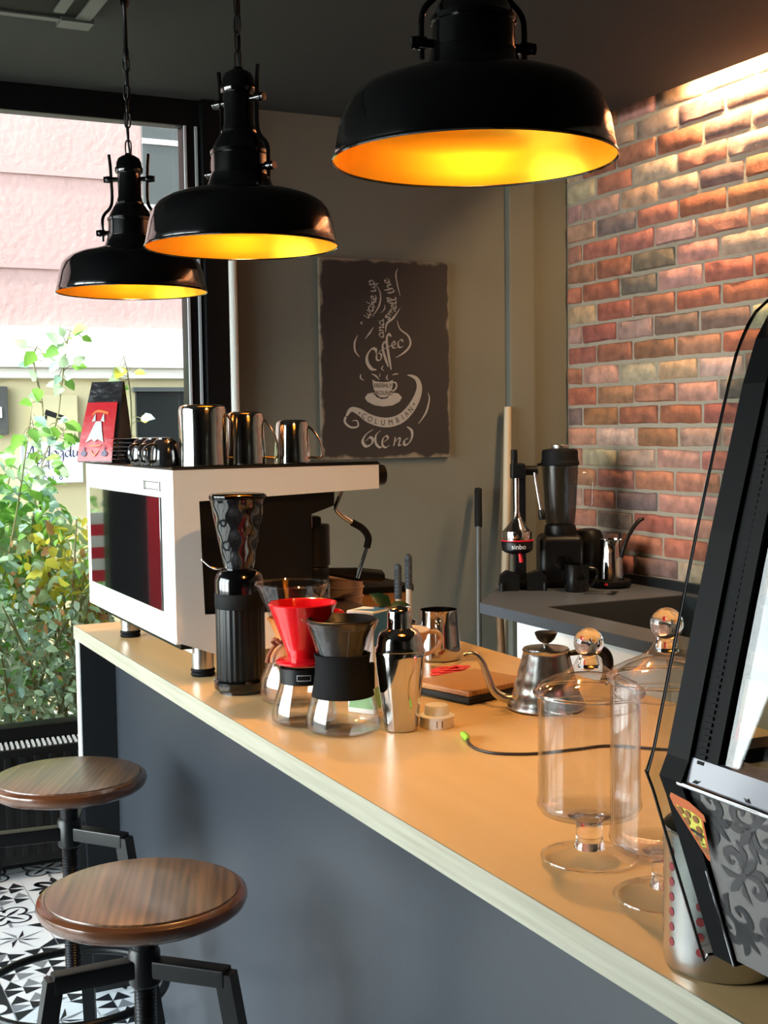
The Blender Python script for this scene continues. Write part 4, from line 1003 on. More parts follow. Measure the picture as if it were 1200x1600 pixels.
# red ribbon tangle
rr = random.Random(5); b = MB(); pts = []
for k in range(40):
    a = k * 1.9; pts.append((.535 + .045 * math.cos(a) * rr.uniform(.4, 1) + .012 * (k - 20) / 20, 2.345 + .03 * math.sin(a) * rr.uniform(.4, 1) , 1.005 + .016 * rr.random() * (1 - abs(k - 20) / 26)))
b.tube(pts, .0045, 6, 5, flat=(1, .5)); tag(b.build('ribbon', 'red_ribbon'), 'crumpled red ribbon lying beside the bamboo topped scale', 'ribbon')
# scale
t = thing('kitchen_scale', 'black kitchen scale with bamboo top beside the gooseneck kettle', 'scale', (.49, 2.175, 1.0), math.radians(16))
b = MB(); b.box(-.092, .10, -.084, .11, 0.003, .015, .002); b.build('scale_base', 'black_plastic', t)
b = MB(); b.box(-.088, .088, -.080, .075, .015, .026, .002); b.build('bamboo_top', 'bamboo', t)
# kettle
t = thing('gooseneck_kettle', 'steel gooseneck kettle with dark knob behind the front glass jar', 'kettle', (.540, 1.985, 1.0), math.radians(154))
b = MB()
kp = [(0, 0), (.068, 0), (.0715, .003), (.0715, .008), (.069, .012)]
for k in range(1, 22):
    u = k / 21; kp.append((.069 - .027 * u ** .85 + .0012 * math.sin(u * PI * 7) * (1 - u), .012 + .092 * u))
kp += [(.0425, .106), (.0435, .108), (.0425, .110)]
b.lathe(kp, 64); b.build('pot', 'steel_brushed', t)
b = MB(); b.lathe([(.0415, .1095), (.041, .112), (.03, .114), (.01, .115), (.006, .116), (.006, .124), (0, .124)], 48); ld_ = b.build('lid', 'steel_brushed', t)
b = MB(); b.lathe([(0, .122), (.010, .122), (.016, .128), (.0205, .138), (.0205, .140), (.018, .1415), (0, .142)], 32); b.build('knob', 'black_plastic', ld_)
b = MB(); b.tube([(.062, 0, .018), (.080, 0, .021), (.098, 0, .036), (.108, 0, .062), (.117, 0, .086), (.128, 0, .099), (.140, 0, .102), (.150, 0, .098)], [.010, .0085, .0075, .0065, .006, .0055, .0055, .0055], 12, 5); b.build('spout', 'steel_brushed', t)
b = MB(); b.tube([(-.041, 0, .1), (-.058, 0, .103), (-.085, .0, .108), (-.104, 0, .103), (-.113, 0, .088), (-.112, 0, .06), (-.105, 0, .045)], [.004, .006, .0095, .0105, .0105, .0095, .008], 12, 5); b.build('handle', 'black_plastic', t)
# white lid
t = thing('plastic_lid', 'white two stepped plastic lid lying beside the shaker', 'lid', (.296, 1.955, 1.0))
b = MB(); b.lathe([(0, 0), (.029, 0), (.030, .002), (.029, .017), (.0305, .0175), (.031, .020), (.029, .021), (.0215, .022), (.021, .036), (.019, .0385), (0, .039)], 48); lo_ = b.build('shell', 'white_plastic', t)
b = MB()
for a in (-118, -100): b.box(-.0006, .0006, -.0305, -.0288, .004, .015, 0, Rz(math.radians(a + 90)))
b.build('slot', 'ink', lo_, smooth=False)
# cable
t = thing('charging_cable', 'dark cable with a green plug lying across the bar worktop', 'cable', (.29, 1.84, 1.0))
b = MB(); b.tube([(.287, 1.835, 1.006), (.277, 1.805, 1.003), (.273, 1.77, 1.0025), (.287, 1.736, 1.0025), (.337, 1.707, 1.0025), (.41, 1.698, 1.0025), (.47, 1.69, 1.0025), (.53, 1.63, 1.0025), (.6, 1.58, 1.0025)], .0024, 8, 8); b.build('wire', 'cable', t, world=True)
b = MB(); b.tube([(.283, 1.825, 1.006), (.288, 1.838, 1.007), (.293, 1.855, 1.007), (.297, 1.868, 1.006)], [.003, .0062, .0058, .003], 10, 5); b.build('plug', 'cable_green', t, world=True)

# pedestal glass jars
def glass_jar(label, loc, bh, s=1.0):
    t = thing('glass_jar', label, 'jar', loc, 0, 'lidded glass jars on pedestals')
    b = MB(); b.lathe([(.0565, .0008), (.058, .002), (.0565, .004), (.045, .0065), (.024, .011), (.016, .016)], 64)
    ft = b.build('foot', 'foot_glass', t)
    b = MB(); b.tube([(.0572 * math.cos(2 * PI * i / 36), .0572 * math.sin(2 * PI * i / 36), .0022) for i in range(36)], .0013, 8, 2, closed=True); b.build('rim', 'solid_glass', ft)
    b = MB(); b.lathe([(0, .012), (.0185, .0125), (.0165, .02), (.016, .026), (.016, .044), (.019, .049), (.026, .0515), (0, .0515)], 48)
    b.build('stem', 'solid_glass', t)
    z = .052
    b = MB(); b.lathe([(0, z + .004), (.04, z + .004), (.056, z + .009), (.0605, z + .016), (.059, z + .026), (.0585, z + bh - .004), (.0605, z + bh)], 72)
    b.lathe([(0, z), (.042, z + .0005), (.058, z + .005), (.063, z + .015), (.061, z + .026), (.0605, z + bh - .006), (.062, z + bh), (.0605, z + bh)], 72); b.build('bowl', 'glass', t)
    z += bh
    b = MB(); b.lathe([(.0645, z + .001), (.0655, z + .004), (.064, z + .007), (.058, z + .013), (.046, z + .019), (.030, z + .026), (.018, z + .035), (.0125, z + .046)], 72)
    b.lathe([(.0645, z + .001), (.055, z + .008), (.044, z + .016), (.028, z + .023), (.0, z + .026)], 72); b.lathe([(.057, z - .014), (.0572, z + .006)], 72); l = b.build('lid', 'glass', t)
    b = MB(); b.tube([(.0648 * math.cos(2 * PI * i / 36), .0648 * math.sin(2 * PI * i / 36), z + .003) for i in range(36)], .0021, 8, 2, closed=True)
    b.tube([(.0572 * math.cos(2 * PI * i / 36), .0572 * math.sin(2 * PI * i / 36), z - .014) for i in range(36)], .0009, 8, 2, closed=True); b.build('rim', 'solid_glass', l)
    b = MB(); pr = [(0, z + .028), (.013, z + .033), (.0115, z + .042), (.0105, z + .047)]
    for k in range(3, 17):
        a = -PI / 2 + PI * k / 16; pr.append((.0178 * math.cos(a) if k < 16 else 0, z + .0625 + .0178 * math.sin(a)))
    b.lathe(pr, 40); b.build('knob', 'solid_glass', l)
    return t
glass_jar('shorter lidded glass jar on a pedestal, at the front of the bar', (.134, 1.266, 1.0), .146)
glass_jar('taller lidded glass jar on a pedestal, partly behind the pizza case', (.133, 1.118, 1.0), .188)

# perforated holder
t = thing('utensil_holder', 'perforated brushed steel utensil holder under the pizza case', 'holder', (.072, .955, 1.0))
b = MB(); b.lathe([(0, 0), (.052, 0), (.055, .002), (.056, .006), (.056, .132), (.0575, .134), (.056, .136), (.0545, .134), (.0545, .008), (0, .006)], 72); ho = b.build('can', 'steel_brushed', t)
b = MB()
for c in range(10):
    a = math.radians(-116 + c * 36)
    for k in range(7):
        z = .028 + k * .0145
        vs = []
        for i in range(12):
            q = 2 * PI * i / 12; da = .0042 * math.cos(q) / .056; vs.append((.0563 * math.cos(a + da), .0563 * math.sin(a + da), z + .0042 * math.sin(q)))
        b.add(vs, [tuple(range(12))])
b.build('holes', 'cup_hole', ho, smooth=False)
# red box on counter
t = thing('snack_box', 'red and white box on the bar behind the glass jars', 'box', (.60, 1.60, 1.0), math.radians(-30))
b = MB(); b.box(-.035, .035, -.05, .05, 0, .12, .002); bx = b.build('box', 'red', t)
b = MB(); b.box(-.0356, -.0346, -.048, .048, .045, .075); b.build('stripe', 'paper_white', bx, smooth=False)

# ------------------------------------------------------------------ pizza case
YC = .86
t = thing('pizza_case', 'black framed pizza display case with patterned front at the right edge', 'display case', (.15, .58, 1.0))
FP = [(-.020, 1.061), (-.071, 1.209), (-.078, 1.226), (-.070, 1.243), (-.024, 1.428), (.010, 1.552), (.024, 1.59), (.040, 1.615), (.065, 1.632)]
BK = [(.42, 1.632), (.44, 1.61), (.44, 1.075), (.43, 1.058)]
def inset(P, d):
    out = []
    for i, (x, z) in enumerate(P):
        a = Vector(P[max(0, i - 1)]); c = Vector(P[min(len(P) - 1, i + 1)]); dr = (c - a).normalized(); out.append((x + dr.y * d, z - dr.x * d))
    return out
outer = FP + BK
b = MB()
front_in = inset(FP, .028)
# end frame ring (front band, top, back, bottom bars)
n = len(FP)
for i in range(n - 1): b.prism([FP[i], FP[i + 1], front_in[i + 1], front_in[i]], YC - .028, YC, 'xz')
b.box(.05, .43, YC - .028, YC, 1.60, 1.632); b.box(.41, .44, YC - .028, YC, 1.06, 1.62); b.box(-.02, .44, YC - .028, YC, 1.06, 1.085); b.box(-.05, .43, YC - .028, YC, 1.225, 1.245)
b.build('end_frame', 'case_black', t, world=True, ang=30)
b = MB(); b.prism(outer, YC + .016, YC + .0195, 'xz'); fin = b.build('side_fin', 'case_glass', t, world=True, smooth=False)
b = MB(); b.tube([(x, YC + .0178, z) for x, z in [(.02, 1.05), (-.012, 1.052)] + FP], .0014, 8, 2); b.build('fin_edge', 'black_gloss', fin, world=True)
b = MB(); b.tube([(x - .0008, YC - .0275, z) for x, z in (FP[0], (-.05, 1.148))], .0012, 6, 1); b.build('band_trim', 'chrome', t, world=True)
b = MB(); off = inset(FP[2:8], -.001); b.tube([(x - .001, YC + .0155, z) for x, z in FP[2:8]], .0007, 6, 2); b.build('fin_trim', 'screw', fin, world=True)
# gasket strip beside the front glass
UP = inset(FP[3:], .004)
b = MB()
U0, U1 = Vector(inset(FP, .006)[3]), Vector(inset(FP, .006)[5])
for i in range(3, len(FP) - 1):
    P0, P1 = inset(FP, .004)[i], inset(FP, .004)[i + 1]; Q0, Q1 = inset(FP, .016)[i], inset(FP, .016)[i + 1]
    b.prism([P0, P1, Q1, Q0], YC - .058, YC - .028, 'xz')
nr = 60
for k in range(nr):
    p = U0.lerp(U1, k / nr); q = U0.lerp(U1, (k + .55) / nr); nrm = Vector((-(U1 - U0).normalized().y, (U1 - U0).normalized().x)) * .004
    b.prism([tuple(p), tuple(q), tuple(q + nrm), tuple(p + nrm)], YC - .044, YC - .036, 'xz')
b.build('gasket', 'black_rubber', t, world=True, smooth=False)
b = MB(); g0 = inset(FP, .008)
for i in range(3, len(FP) - 1): b.prism([g0[i], g0[i + 1], (g0[i + 1][0] + .004, g0[i + 1][1]), (g0[i][0] + .004, g0[i][1])], .30, YC - .058, 'xz')
b.build('front_glass', 'case_glass', t, world=True, ang=30)
b = MB(); b.box(.436, .44, .30, YC - .028, 1.25, 1.6); b.build('rear_glass', 'case_glass', t, world=True, smooth=False)
b = MB(); b.prism([(-.0735, 1.226), (-.0665, 1.246), (-.04, 1.246), (-.04, 1.226)], .30, YC - .028, 'xz'); b.build('front_rail', pm('grey gloss rail', '77767f', .12, spec=.6), t, world=True, smooth=False)
b = MB(); b.tube([(-.075, .30, 1.2245), (-.075, YC - .022, 1.2245)], .0028, 10, 1); b.build('chrome_strip', 'chrome', t, world=True)
b = MB(); LP0, LP1 = Vector((-.0705, 1.222)), Vector((-.020, 1.066))
b.prism([tuple(LP0), tuple(LP1), (.02, 1.066), (-.02, 1.222)], .30, YC - .030, 'xz'); lp = b.build('lower_panel', 'pattern_light', t, world=True, smooth=False)
ld = (LP1 - LP0).normalized(); ln_ = Vector((ld.y, -ld.x))
if ln_.x > 0: ln_ = -ln_
def lput(u, v):     # u: metres along -y from the end frame, v: metres down the panel
    p = LP0 + ld * v + ln_ * .0006; return (p.x, YC - .030 - u, p.y)
b = MB()
def motif(cx, cy, s, rot, mi):
    b.mi = mi; c, sn = math.cos(rot), math.sin(rot)
    def q(u, v): return (cx + (u * c - v * sn) * s, cy + (u * sn + v * c) * s)
    for sg in (-1, 1):
        ribbon(b, [q(.05 * sg, .1), q(.3 * sg, .35), q(.55 * sg, .3), q(.62 * sg, .02), q(.42 * sg, -.1), q(.36 * sg, .08)], [.10 * s, .22 * s, .24 * s, .2 * s, .14 * s, .05 * s], lput, 5)
        ribbon(b, [q(.08 * sg, .3), q(.3 * sg, .6), q(.62 * sg, .72)], [.05 * s, .26 * s, .02 * s], lput, 6)
        ribbon(b, [q(.1 * sg, -.2), q(.3 * sg, -.45), q(.55 * sg, -.5)], [.04 * s, .22 * s, .02 * s], lput, 6)
    ribbon(b, [q(0, .95), q(0, .5), q(0, 0), q(0, -.6), q(0, -.9)], [.02 * s, .3 * s, .16 * s, .22 * s, .02 * s], lput, 6)
ZM = [0]
for i in range(6):
    for j in range(3):
        motif(.012 + i * .058 + (.029 if j % 2 else 0), .016 + j * .052, .035, (PI / 4 if (i + j) % 2 else -PI / 4) + PI * (j % 2), (i + j) % 2)
b.build('pattern', ['pattern_dark', 'pattern_mid'], lp, world=True, smooth=False, recalc=False)
b = MB()
def sput(o): return lambda u, v: (lambda p: (p[0] + ln_.x * o, p[1], p[2] + ln_.y * o))(lput(u * .86 - .025, v * .86 + .005))
b.mi = 0; poly2(b, [(.0, .009), (.004, .004), (.03, .007), (.048, .016), (.048, .024), (.03, .018), (.002, .016)], sput(.0042)); ribbon(b, [(.043, .022), (.040, .05), (.037, .068)], .003, sput(.0042)); ribbon(b, [(.003, .016), (.020, .042), (.037, .068)], .003, sput(.0042))
b.mi = 1; poly2(b, [(.005, .016), (.03, .0185), (.0425, .023), (.0395, .05), (.0368, .066), (.022, .044)], sput(.0038))
b.mi = 2
for c_ in ((.012, .021), (.022, .0225), (.033, .025), (.018, .031), (.034, .036), (.030, .045), (.0355, .058)): disc2(b, c_, .0042, .0042, sput(.0045), 14)
b.mi = 3; ribbon(b, [(.021, .0385), (.030, .0405), (.038, .0425)], .003, sput(.0048), 4); ribbon(b, [(.030, .049), (.034, .0515), (.037, .05)], .0012, sput(.0048), 4)
b.build('pizza_sticker', ['crust', 'cheese', 'pepper', 'ink'], lp, world=True, smooth=False, recalc=False)
b = MB(); b.box(-.03, .43, .30, YC - .028, 1.225, 1.236); b.build('tray', 'tray_white', t, world=True, smooth=False)
b = MB(); b.box(.0, .44, .25, YC, 1.06, 1.075); b.box(.06, .43, .30, YC - .028, 1.61, 1.632); b.box(-.02, .44, .25, .30, 1.06, 1.632); b.build('housing', 'black_gloss', t, world=True, smooth=False)
for x, y in ((.06, .82), (.06, .32), (.40, .82), (.40, .32)): MB().cyl(.016, 1.0, 1.062, 20, Tr(x, y, 0)).build('foot', 'black_rubber', t, world=True)

# ------------------------------------------------------------------ poster
t = thing('coffee_poster', 'worn dark brown coffee poster with chalk lettering hanging on the far wall', 'poster', (1.468, YW - .012, 1.396))
PX0, PX1, PZ0, PZ1 = 1.189, 1.744, 1.396, 2.162
b = MB(); b.box(PX0, PX1, YW - .022, YW - .002, PZ0, PZ1, .002); b.build('board', 'poster', t, world=True)
pu = lambda X, Y: (PX0 + (X - 132) / 935 * (PX1 - PX0), YW - .0226, PZ1 - (Y - 65) / 1425 * (PZ1 - PZ0))
pd = lambda X, Y: (lambda p: (p[0], p[1] - .0006, p[2]))(pu(X, Y))
b = MB()
script(b, 'wake up', [(468, 490), (512, 410), (530, 320), (512, 205)], 34, 12, pu, .7, 0, -1)
script(b, 'and', [(578, 622), (582, 550), (582, 488)], 30, 11, pu, .7, 0, -1)
script(b, 'smell the', [(610, 500), (668, 420), (668, 310), (615, 190)], 32, 11, pu, .7, 0, -1)
N_ = 2.4
for p, w in (([(525, 735), (520, 705), (490, 705), (460, 750), (460, 800), (490, 845), (525, 850)], 24), ([(548, 728), (528, 745), (530, 780), (555, 778), (562, 745), (545, 728)], 14),
             ([(600, 665), (582, 652), (572, 690), (588, 760), (612, 830)], 18), ([(636, 612), (614, 594), (602, 640), (612, 730), (632, 850)], 20), ([(545, 722), (600, 692), (655, 668)], 12),
             ([(640, 690), (662, 668), (655, 645), (640, 665), (648, 692), (676, 690)], 13), ([(722, 650), (708, 632), (685, 655), (692, 688), (722, 682)], 14),
             ([(495, 1278), (445, 1312), (418, 1360), (440, 1398), (478, 1385), (492, 1352), (470, 1335), (440, 1362)], 22), ([(548, 1288), (515, 1320), (512, 1375), (540, 1408), (568, 1396)], 18),
             ([(568, 1372), (600, 1348), (592, 1326), (566, 1345), (560, 1388), (582, 1410), (612, 1394)], 16), ([(640, 1402), (650, 1370), (655, 1335)], 14), ([(650, 1375), (678, 1345), (690, 1352), (680, 1395), (702, 1392)], 16),
             ([(752, 1345), (722, 1362), (722, 1394), (752, 1384), (778, 1340), (776, 1290), (742, 1262)], 20)):
    ribbon(b, p, w, pu, 6, N_, 0)
for p, w in (([(520, 235), (560, 300), (552, 390), (500, 475)], [2, 8, 12, 2]), ([(690, 125), (675, 170), (690, 260), (705, 320)], [3, 10, 8, 2]), ([(705, 405), (650, 480), (605, 520), (595, 580)], [2, 16, 14, 3]),
             ([(590, 385), (590, 415), (562, 445)], [2, 8, 2]), ([(680, 495), (700, 555), (760, 605), (775, 665), (735, 720), (665, 765)], [2, 10, 12, 14, 14, 2]), ([(510, 545), (480, 590), (445, 635)], [2, 12, 2]),
             ([(395, 605), (372, 660), (375, 720), (405, 760)], [2, 12, 12, 2]), ([(430, 510), (418, 520), (432, 530)], [4, 8, 3]), ([(575, 822), (562, 842), (580, 858)], [4, 8, 3]), ([(412, 885), (410, 910), (435, 928)], [6, 10, 2]),
             ([(488, 880), (520, 895), (545, 925)], [3, 12, 2]), ([(550, 875), (548, 900)], [3, 6]), ([(605, 885), (598, 910), (610, 925)], [3, 10, 2]), ([(640, 888), (665, 880), (685, 880)], [3, 10, 2]),
             ([(900, 1015), (912, 1060), (885, 1160), (825, 1245)], [2, 10, 14, 2]), ([(300, 1185), (295, 1225), (335, 1260), (385, 1255), (380, 1215), (345, 1215)], [16, 16, 14, 12, 10, 3])):
    ribbon(b, p, w, pu, 7, None, 0)
poly2(b, [(438 + 0, 1050), (460, 1022), (505, 1012), (520, 1045), (560, 1062), (600, 1055), (628, 1012), (680, 1020), (708, 1048), (690, 1080), (640, 1106), (572, 1115), (505, 1104), (455, 1078)], pu, 0)
poly2(b, [(494, 922), (520, 935), (570, 940), (615, 936), (643, 922), (640, 975), (620, 1025), (590, 1048), (550, 1048), (520, 1025), (502, 985)], pu, 0)
ribbon(b, [(640, 940), (665, 945), (668, 975), (648, 1000), (630, 1000)], 11, pu, 6, None, 0)
ban = [(305, 1180), (340, 1135), (395, 1150), (460, 1195), (540, 1224), (620, 1228), (700, 1200), (765, 1140), (815, 1060), (838, 980), (822, 920), (785, 895), (750, 888)]
ribbon(b, ban, [14, 32, 48, 62, 68, 70, 68, 62, 54, 40, 30, 20, 3], pu, 6, None, 0)
def flat_text(s, X, Y, size, rot, kx=1):
    vs, fs = text_verts(s, size); c, sn = math.cos(rot), math.sin(rot)
    b.add([pd(X + v.x * kx * c - v.y * sn, Y - v.x * kx * sn - v.y * c) for v in vs], fs, None, 1)
flat_text('FRESHLY', 570, 965, 42, 0, .8); flat_text('GROUND', 568, 1018, 42, 0, .8)
for ch, X, Y, r in (('C', 430, 1183, -.5), ('O', 472, 1205, -.42), ('L', 516, 1222, -.2), ('U', 566, 1232, -.05), ('M', 622, 1230, .1), ('B', 672, 1215, .3), ('I', 712, 1195, .5), ('A', 742, 1170, .65), ('N', 772, 1140, .8)): flat_text(ch, X, Y, 56, r, .8)
for X, Y in ((398, 1160), (795, 1098)): poly2(b, [(X + 10 * (1 if k % 2 == 0 else .45) * math.cos(k * PI / 5), Y + 10 * (1 if k % 2 == 0 else .45) * math.sin(k * PI / 5)) for k in range(10)], pd, 1)
b.build('lettering', ['poster_ink', 'poster_dark'], t, world=True, smooth=False, recalc=False)

# ------------------------------------------------------------------ poles by the far wall
t = thing('mop', 'grey mop pole with black grip leaning on the far wall', 'mop', (1.72, 4.25, 0))
b = MB(); b.tube([(1.70, 4.24, .04), (1.83, 4.46, 1.06), (1.857, 4.505, 1.257)], .011, 12, 1, smooth=False); p_ = b.build('pole', 'pole_grey', t, world=True)
b = MB(); b.tube([(1.838, 4.473, 1.115), (1.843, 4.482, 1.15), (1.850, 4.494, 1.21), (1.858, 4.507, 1.262), (1.859, 4.508, 1.266)], [.015, .016, .015, .015, .008], 14, 3); b.build('grip', 'black_rubber', p_, world=True)
b = MB(); b.box(1.58, 1.82, 4.18, 4.29, 0, .05, .01); b.build('head', 'handle_grey', t, world=True)
t = tag(MB().tube([(1.735, 4.21, 0.01), (1.94, 4.44, .9), (2.0, 4.508, 1.592)], [.019, .018, .0145], 14, 8).build('broom_stick', 'stick_wood'), 'pale wooden stick leaning in the corner behind the juicer', 'stick')
tag(MB().tube([(1.70, 4.02, .01), (1.765, 4.19, .80)], [.014, .014], 12, 1).build('wooden_rod', 'brown_wood'), 'brown wooden rod leaning against the end of the back counter', 'rod')

# ------------------------------------------------------------------ appliances on the back counter
JX, JY = 1.845, 4.165
t = thing('lever_juicer', 'black lever juicer press with steel cone at the end of the back counter', 'juicer', (JX, JY, ZB), math.radians(-26))
b = MB()
for s in (-1, 1):
    b.prism([(s * .015, .0), (s * .08, .0), (s * .09, .02), (s * .085, .055), (s * .06, .075), (s * .015, .06)], -.075, -.02, 'xz'); b.cyl(.007, 0, .03, 12, Tr(s * .08, -.082, 0))
b.box(-.06, .06, -.03, .09, 0.0, .03, .008); b.build('base', 'black_metal', t)
b = MB(); b.box(-.024, .022, .02, .06, .02, .46, .006); b.build('column', 'black_metal', t)
b = MB(); b.box(-.036, .018, -.03, .055, .415, .475, .008); b.box(-.032, -.012, -.02, .05, .46, .527, .005); b.cyl(.018, .0, .066, 20, Tr(0, .01, .447) @ AXX, .003); hd = b.build('head', 'black_metal', t)
b = MB(); b.tube([(.052, .0, .445), (.064, -.01, .36), (.076, -.02, .285)], .0062, 10, 4); lv = b.build('lever', 'steel', hd)
b = MB(); b.tube([(.073, -.018, .30), (.077, -.02, .28), (.079, -.022, .262)], [.010, .0145, .012], 14, 4); b.build('lever_knob', 'black_plastic', lv)
Tc = Tr(-.018, -.035, 0)
b = MB(); b.cyl(.010, .285, .42, 16, Tc); b.lathe([(.011, .295), (.013, .28), (.020, .262), (.038, .24), (.051, .225), (.055, .222)], 40, Tc); b.build('press_cone', 'steel', t)
b = MB(); b.lathe([(.055, .222), (.0555, .22), (.0545, .190), (.05, .19)], 40, Tc); b.build('strainer_ring', 'steel', t)
b = MB(); b.lathe([(.05, .190), (.0625, .190), (.0625, .186), (.058, .185)], 40, Tc); b.build('red_ring', 'ink_red', t)
b = MB(); b.lathe([(.058, .184), (.060, .18), (.058, .152), (.046, .142), (.02, .134), (0, .134)], 40, Tc); b.box(-.03, .0, -.03, .03, .140, .175); col_ = b.build('collar', 'black_plastic', t)
b = MB(); vs, fs = text_verts('sinbo', .026)
b.add([(-.018 + .0605 * math.sin(v.x / .0605), -.035 - .0605 * math.cos(v.x / .0605), .166 + v.y) for v in vs], fs); b.build('lettering', 'text_white', col_, smooth=False, recalc=False)
b = MB(); b.tube([(-.012, -.07, .142), (-.01, -.075, .125), (-.008, -.075, .108)], [.006, .007, .008], 10, 4); b.build('spout', 'ink_red', t)

t = thing('blender', 'black jug blender with hazy clear jar in the brick wall corner', 'blender', (2.012, 4.15, ZB), math.radians(-26))
b = MB(); b.box(-.085, .08, -.075, .085, 0, .20, .025, None, 4); b.lathe([(.06, .198), (.062, .21), (.058, .235), (.05, .24), (0, .24)], 40); ba = b.build('base', 'black_plastic', t)
b = MB(); b.cyl(.028, 0, .018, 28, Tr(-.01, -.075, .10) @ Rx(PI / 2), .004); b.build('dial', 'black_gloss', ba)
b = MB(); b.lathe([(.052, .24), (.055, .245), (.060, .30), (.068, .44), (.069, .47)], 40, wob=lambda a, z: 1 + .03 * abs(math.sin(2 * a))); ja = b.build('jar', thin_glass('hazy polycarbonate', 'a3a6a8', ior=1.55, rough=.22), t)
b = MB(); b.tube([(.065, 0, .435), (.105, 0, .432), (.122, 0, .41), (.122, 0, .36), (.115, 0, .30), (.066, 0, .285)], .010, 10, 5, flat=(1.2, .6)); b.build('jar_handle', 'glass', ja)
b = MB(); b.lathe([(.069, .462), (.074, .465), (.074, .475), (.071, .478), (.069, .49), (.069, .515), (.065, .523), (.05, .526), (.034, .526), (0, .526)], 40); b.box(-.086, -.06, -.012, .012, .462, .472, .003); li_ = b.build('lid', 'black_rubber', t)
b = MB(); b.lathe([(.034, .525), (.035, .528), (.035, .540), (.033, .542), (0, .542)], 32); b.build('lid_cap', 'steel_brushed', li_)

t = thing('milk_frother', 'glossy black rounded appliance between the blender and the steel pot', 'appliance', (2.165, 4.185, ZB), math.radians(-26))
b = MB(); b.lathe([(0, 0), (.058, 0), (.060, .01), (.060, .15), (.057, .185), (.047, .205), (.025, .212), (0, .213)], 44); b.build('body', 'black_plastic', t)
b = MB(); b.box(-.067, -.045, -.03, .03, .02, .16, .008); b.build('side_grip', 'black_gloss', t)
t = thing('mug', 'glossy black mug standing in front of the blender', 'mug', (1.975, 3.985, ZB), math.radians(-26))
b = MB(); b.lathe([(0, .004), (.04, .004), (.042, 0), (.045, .004), (.048, .05), (.046, .1), (.047, .102), (.045, .102), (.044, .05), (.04, .008), (0, .008)], 40); b.build('bowl', 'black_gloss', t)
b = MB(); b.tube([(.045, 0, .085), (.07, 0, .08), (.074, 0, .05), (.046, 0, .022)], .006, 10, 5); b.build('handle', 'black_gloss', t)
t = thing('hot_plate', 'low black hot plate with red lamp under the steel pot', 'hot plate', (2.155, 4.02, ZB))
b = MB(); b.cyl(.075, .006, .03, 44, None, .005); b.cyl(.06, 0, .008, 32); b.build('plate', 'black_plastic', t)
b = MB(); b.box(-.006, .006, -.078, -.07, .014, .022, 0, Rz(math.radians(-50))); b.build('indicator', 'red', t, smooth=False)
t = thing('coffee_pot', 'steel long handled coffee pot standing on the hot plate', 'coffee pot', (2.155, 4.02, ZB + .0305), math.radians(-26))
b = MB(); b.lathe([(0, 0), (.046, 0), (.0485, .003), (.046, .05), (.042, .1), (.0405, .13), (.041, .142), (.043, .152), (.0415, .152), (.039, .13), (.044, .05), (.045, .006), (0, .005)], 48); b.build('pot', 'steel', t)
b = MB(); b.tube([(.034, -.028, .085), (.04, -.032, .115), (.056, -.03, .155), (.08, -.02, .195), (.105, -.01, .222), (.122, -.005, .228)], [.007, .0075, .007, .0075, .008, .006], 12, 5); b.build('handle', 'black_plastic', t)
def spoon(label, loc, rz):
    t = thing('teaspoon', label, 'spoon', loc, rz, 'teaspoons on the back worktop')
    b = MB(); b.tube([(-.06, 0, .003), (-.02, 0, .004), (.03, 0, .003)], [.003, .002, .002], 8, 4, flat=(1.4, .6)); b.build('handle', 'steel', t)
    b = MB(); b.lathe([(0, .0015), (.006, .002), (.011, .0045), (.0115, .005), (.010, .005), (0, .003)], 20, Tr(.042, 0, 0) @ Matrix.Scale(1.5, 4, (1, 0, 0))); b.build('bowl', 'steel', t)
    return t
s_ = spoon('teaspoon nearest the sink, in front of the black mug', (1.99, 3.86, ZB), math.radians(-40))
dup(s_, (2.03, 3.90, ZB), math.radians(-35), 'second teaspoon, beside the hot plate')

# ------------------------------------------------------------------ light and camera
wd = bpy.data.worlds.new('World'); sc.world = wd; wd.use_nodes = True
nt = wd.node_tree; bg = nt.nodes['Background']
tc = nt.nodes.new('ShaderNodeTexCoord'); sp = nt.nodes.new('ShaderNodeSeparateXYZ'); nt.links.new(tc.outputs['Generated'], sp.inputs[0])
cr = nt.nodes.new('ShaderNodeValToRGB'); nt.links.new(sp.outputs[2], cr.inputs[0])
cr.color_ramp.elements[0].position = 0; cr.color_ramp.elements[0].color = (1, 1, 1, 1)
cr.color_ramp.elements[1].position = .8; cr.color_ramp.elements[1].color = (.72, .86, 1, 1)
nt.links.new(cr.outputs[0], bg.inputs[0])
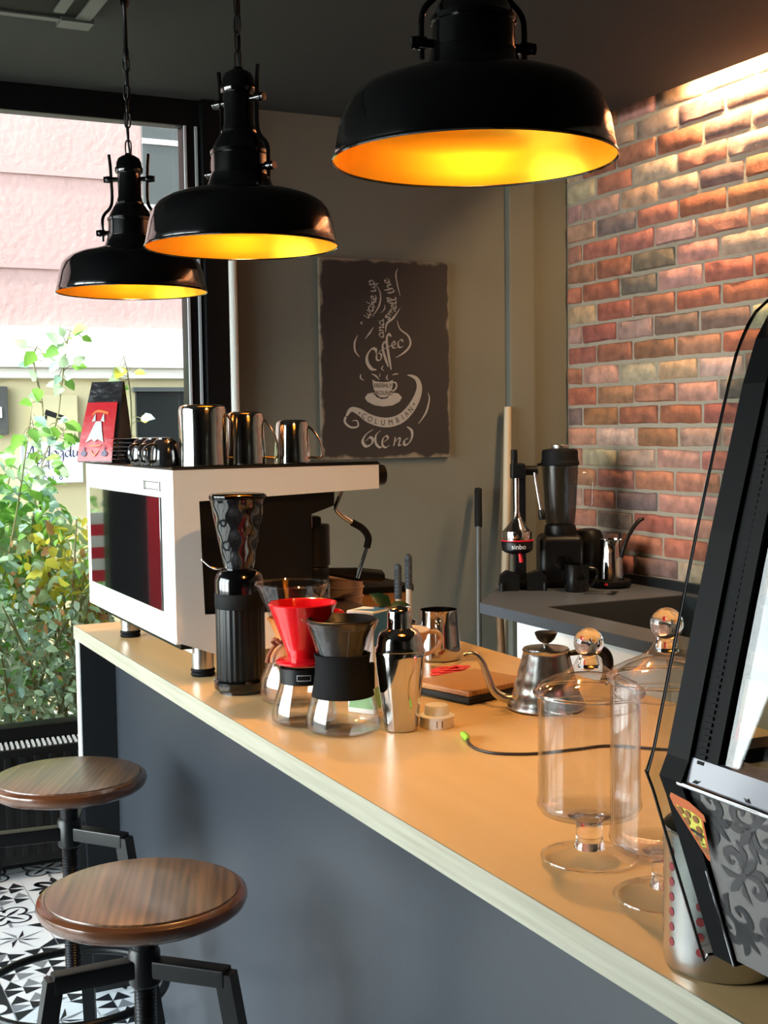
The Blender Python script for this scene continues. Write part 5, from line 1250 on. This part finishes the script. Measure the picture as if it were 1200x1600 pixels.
# the sky is brighter on the sun's side (-x)
mr = nt.nodes.new('ShaderNodeMapRange'); mr.inputs[1].default_value = -.25; mr.inputs[2].default_value = -1; mr.inputs[3].default_value = 1.0; mr.inputs[4].default_value = 15.0
nt.links.new(sp.outputs[0], mr.inputs[0]); nt.links.new(mr.outputs[0], bg.inputs[1])
def light(name, typ, energy, color, loc, rot, **k):
    l = bpy.data.lights.new(name, typ); l.energy = energy; l.color = color
    for a, v in k.items(): setattr(l, a, v)
    o = bpy.data.objects.new(name, l); COL.objects.link(o); o.location = loc; o.rotation_euler = rot; return o
sun = light('sun', 'SUN', 6, (1, .95, .86), (-6, 2, 8), (math.radians(8), math.radians(-38), 0), angle=math.radians(4))
for nm_, loc, rot, sx, sy in (('left_portal', (-2.58, 2.95, 1.3), (0, -PI / 2, 0), 2.4, 3.1), ('far_portal', (-.36, YW - .08, 1.55), (-PI / 2, 0, 0), 2.3, 2.2)):
    p = light(nm_, 'AREA', 1, (1, 1, 1), loc, rot, shape='RECTANGLE', size=sx, size_y=sy); p.data.cycles.is_portal = True
light('cove_light', 'AREA', 30, (1, .66, .34), (2.25, 3.0, ZC + .05), (0, math.radians(-8), 0), shape='RECTANGLE', size=.04, size_y=1.5)

cd = bpy.data.cameras.new('Camera'); cam = bpy.data.objects.new('Camera', cd); COL.objects.link(cam)
yaw, pitch, roll, F = .45106645, .06590118, -.01422154, 2020.9
Fw = Vector((math.sin(yaw) * math.cos(pitch), math.cos(yaw) * math.cos(pitch), -math.sin(pitch)))
r0 = Vector((math.cos(yaw), -math.sin(yaw), 0)); u0 = r0.cross(Fw)
c_, s_ = math.cos(roll), math.sin(roll); rr_ = r0 * c_ + u0 * s_; uu_ = u0 * c_ - r0 * s_
m4 = Matrix((rr_, uu_, -Fw)).transposed().to_4x4(); m4.translation = (-.747, 0, 1.52); cam.matrix_world = m4
cd.sensor_fit = 'HORIZONTAL'; cd.sensor_width = 36; cd.lens = F * 36 / 1200; cd.clip_start = .02
sc.camera = cam
sc.view_settings.view_transform = 'Standard'; sc.view_settings.look = 'None'; sc.view_settings.gamma = 1; sc.view_settings.use_curve_mapping = False
sc.view_settings.exposure = 0.85
cy = sc.cycles
cy.use_denoising = True; cy.max_bounces = 14; cy.transparent_max_bounces = 24; cy.transmission_bounces = 10; cy.glossy_bounces = 6; cy.diffuse_bounces = 5
cy.caustics_reflective = False; cy.caustics_refractive = True; cy.sample_clamp_indirect = 6; cy.blur_glossy = .5
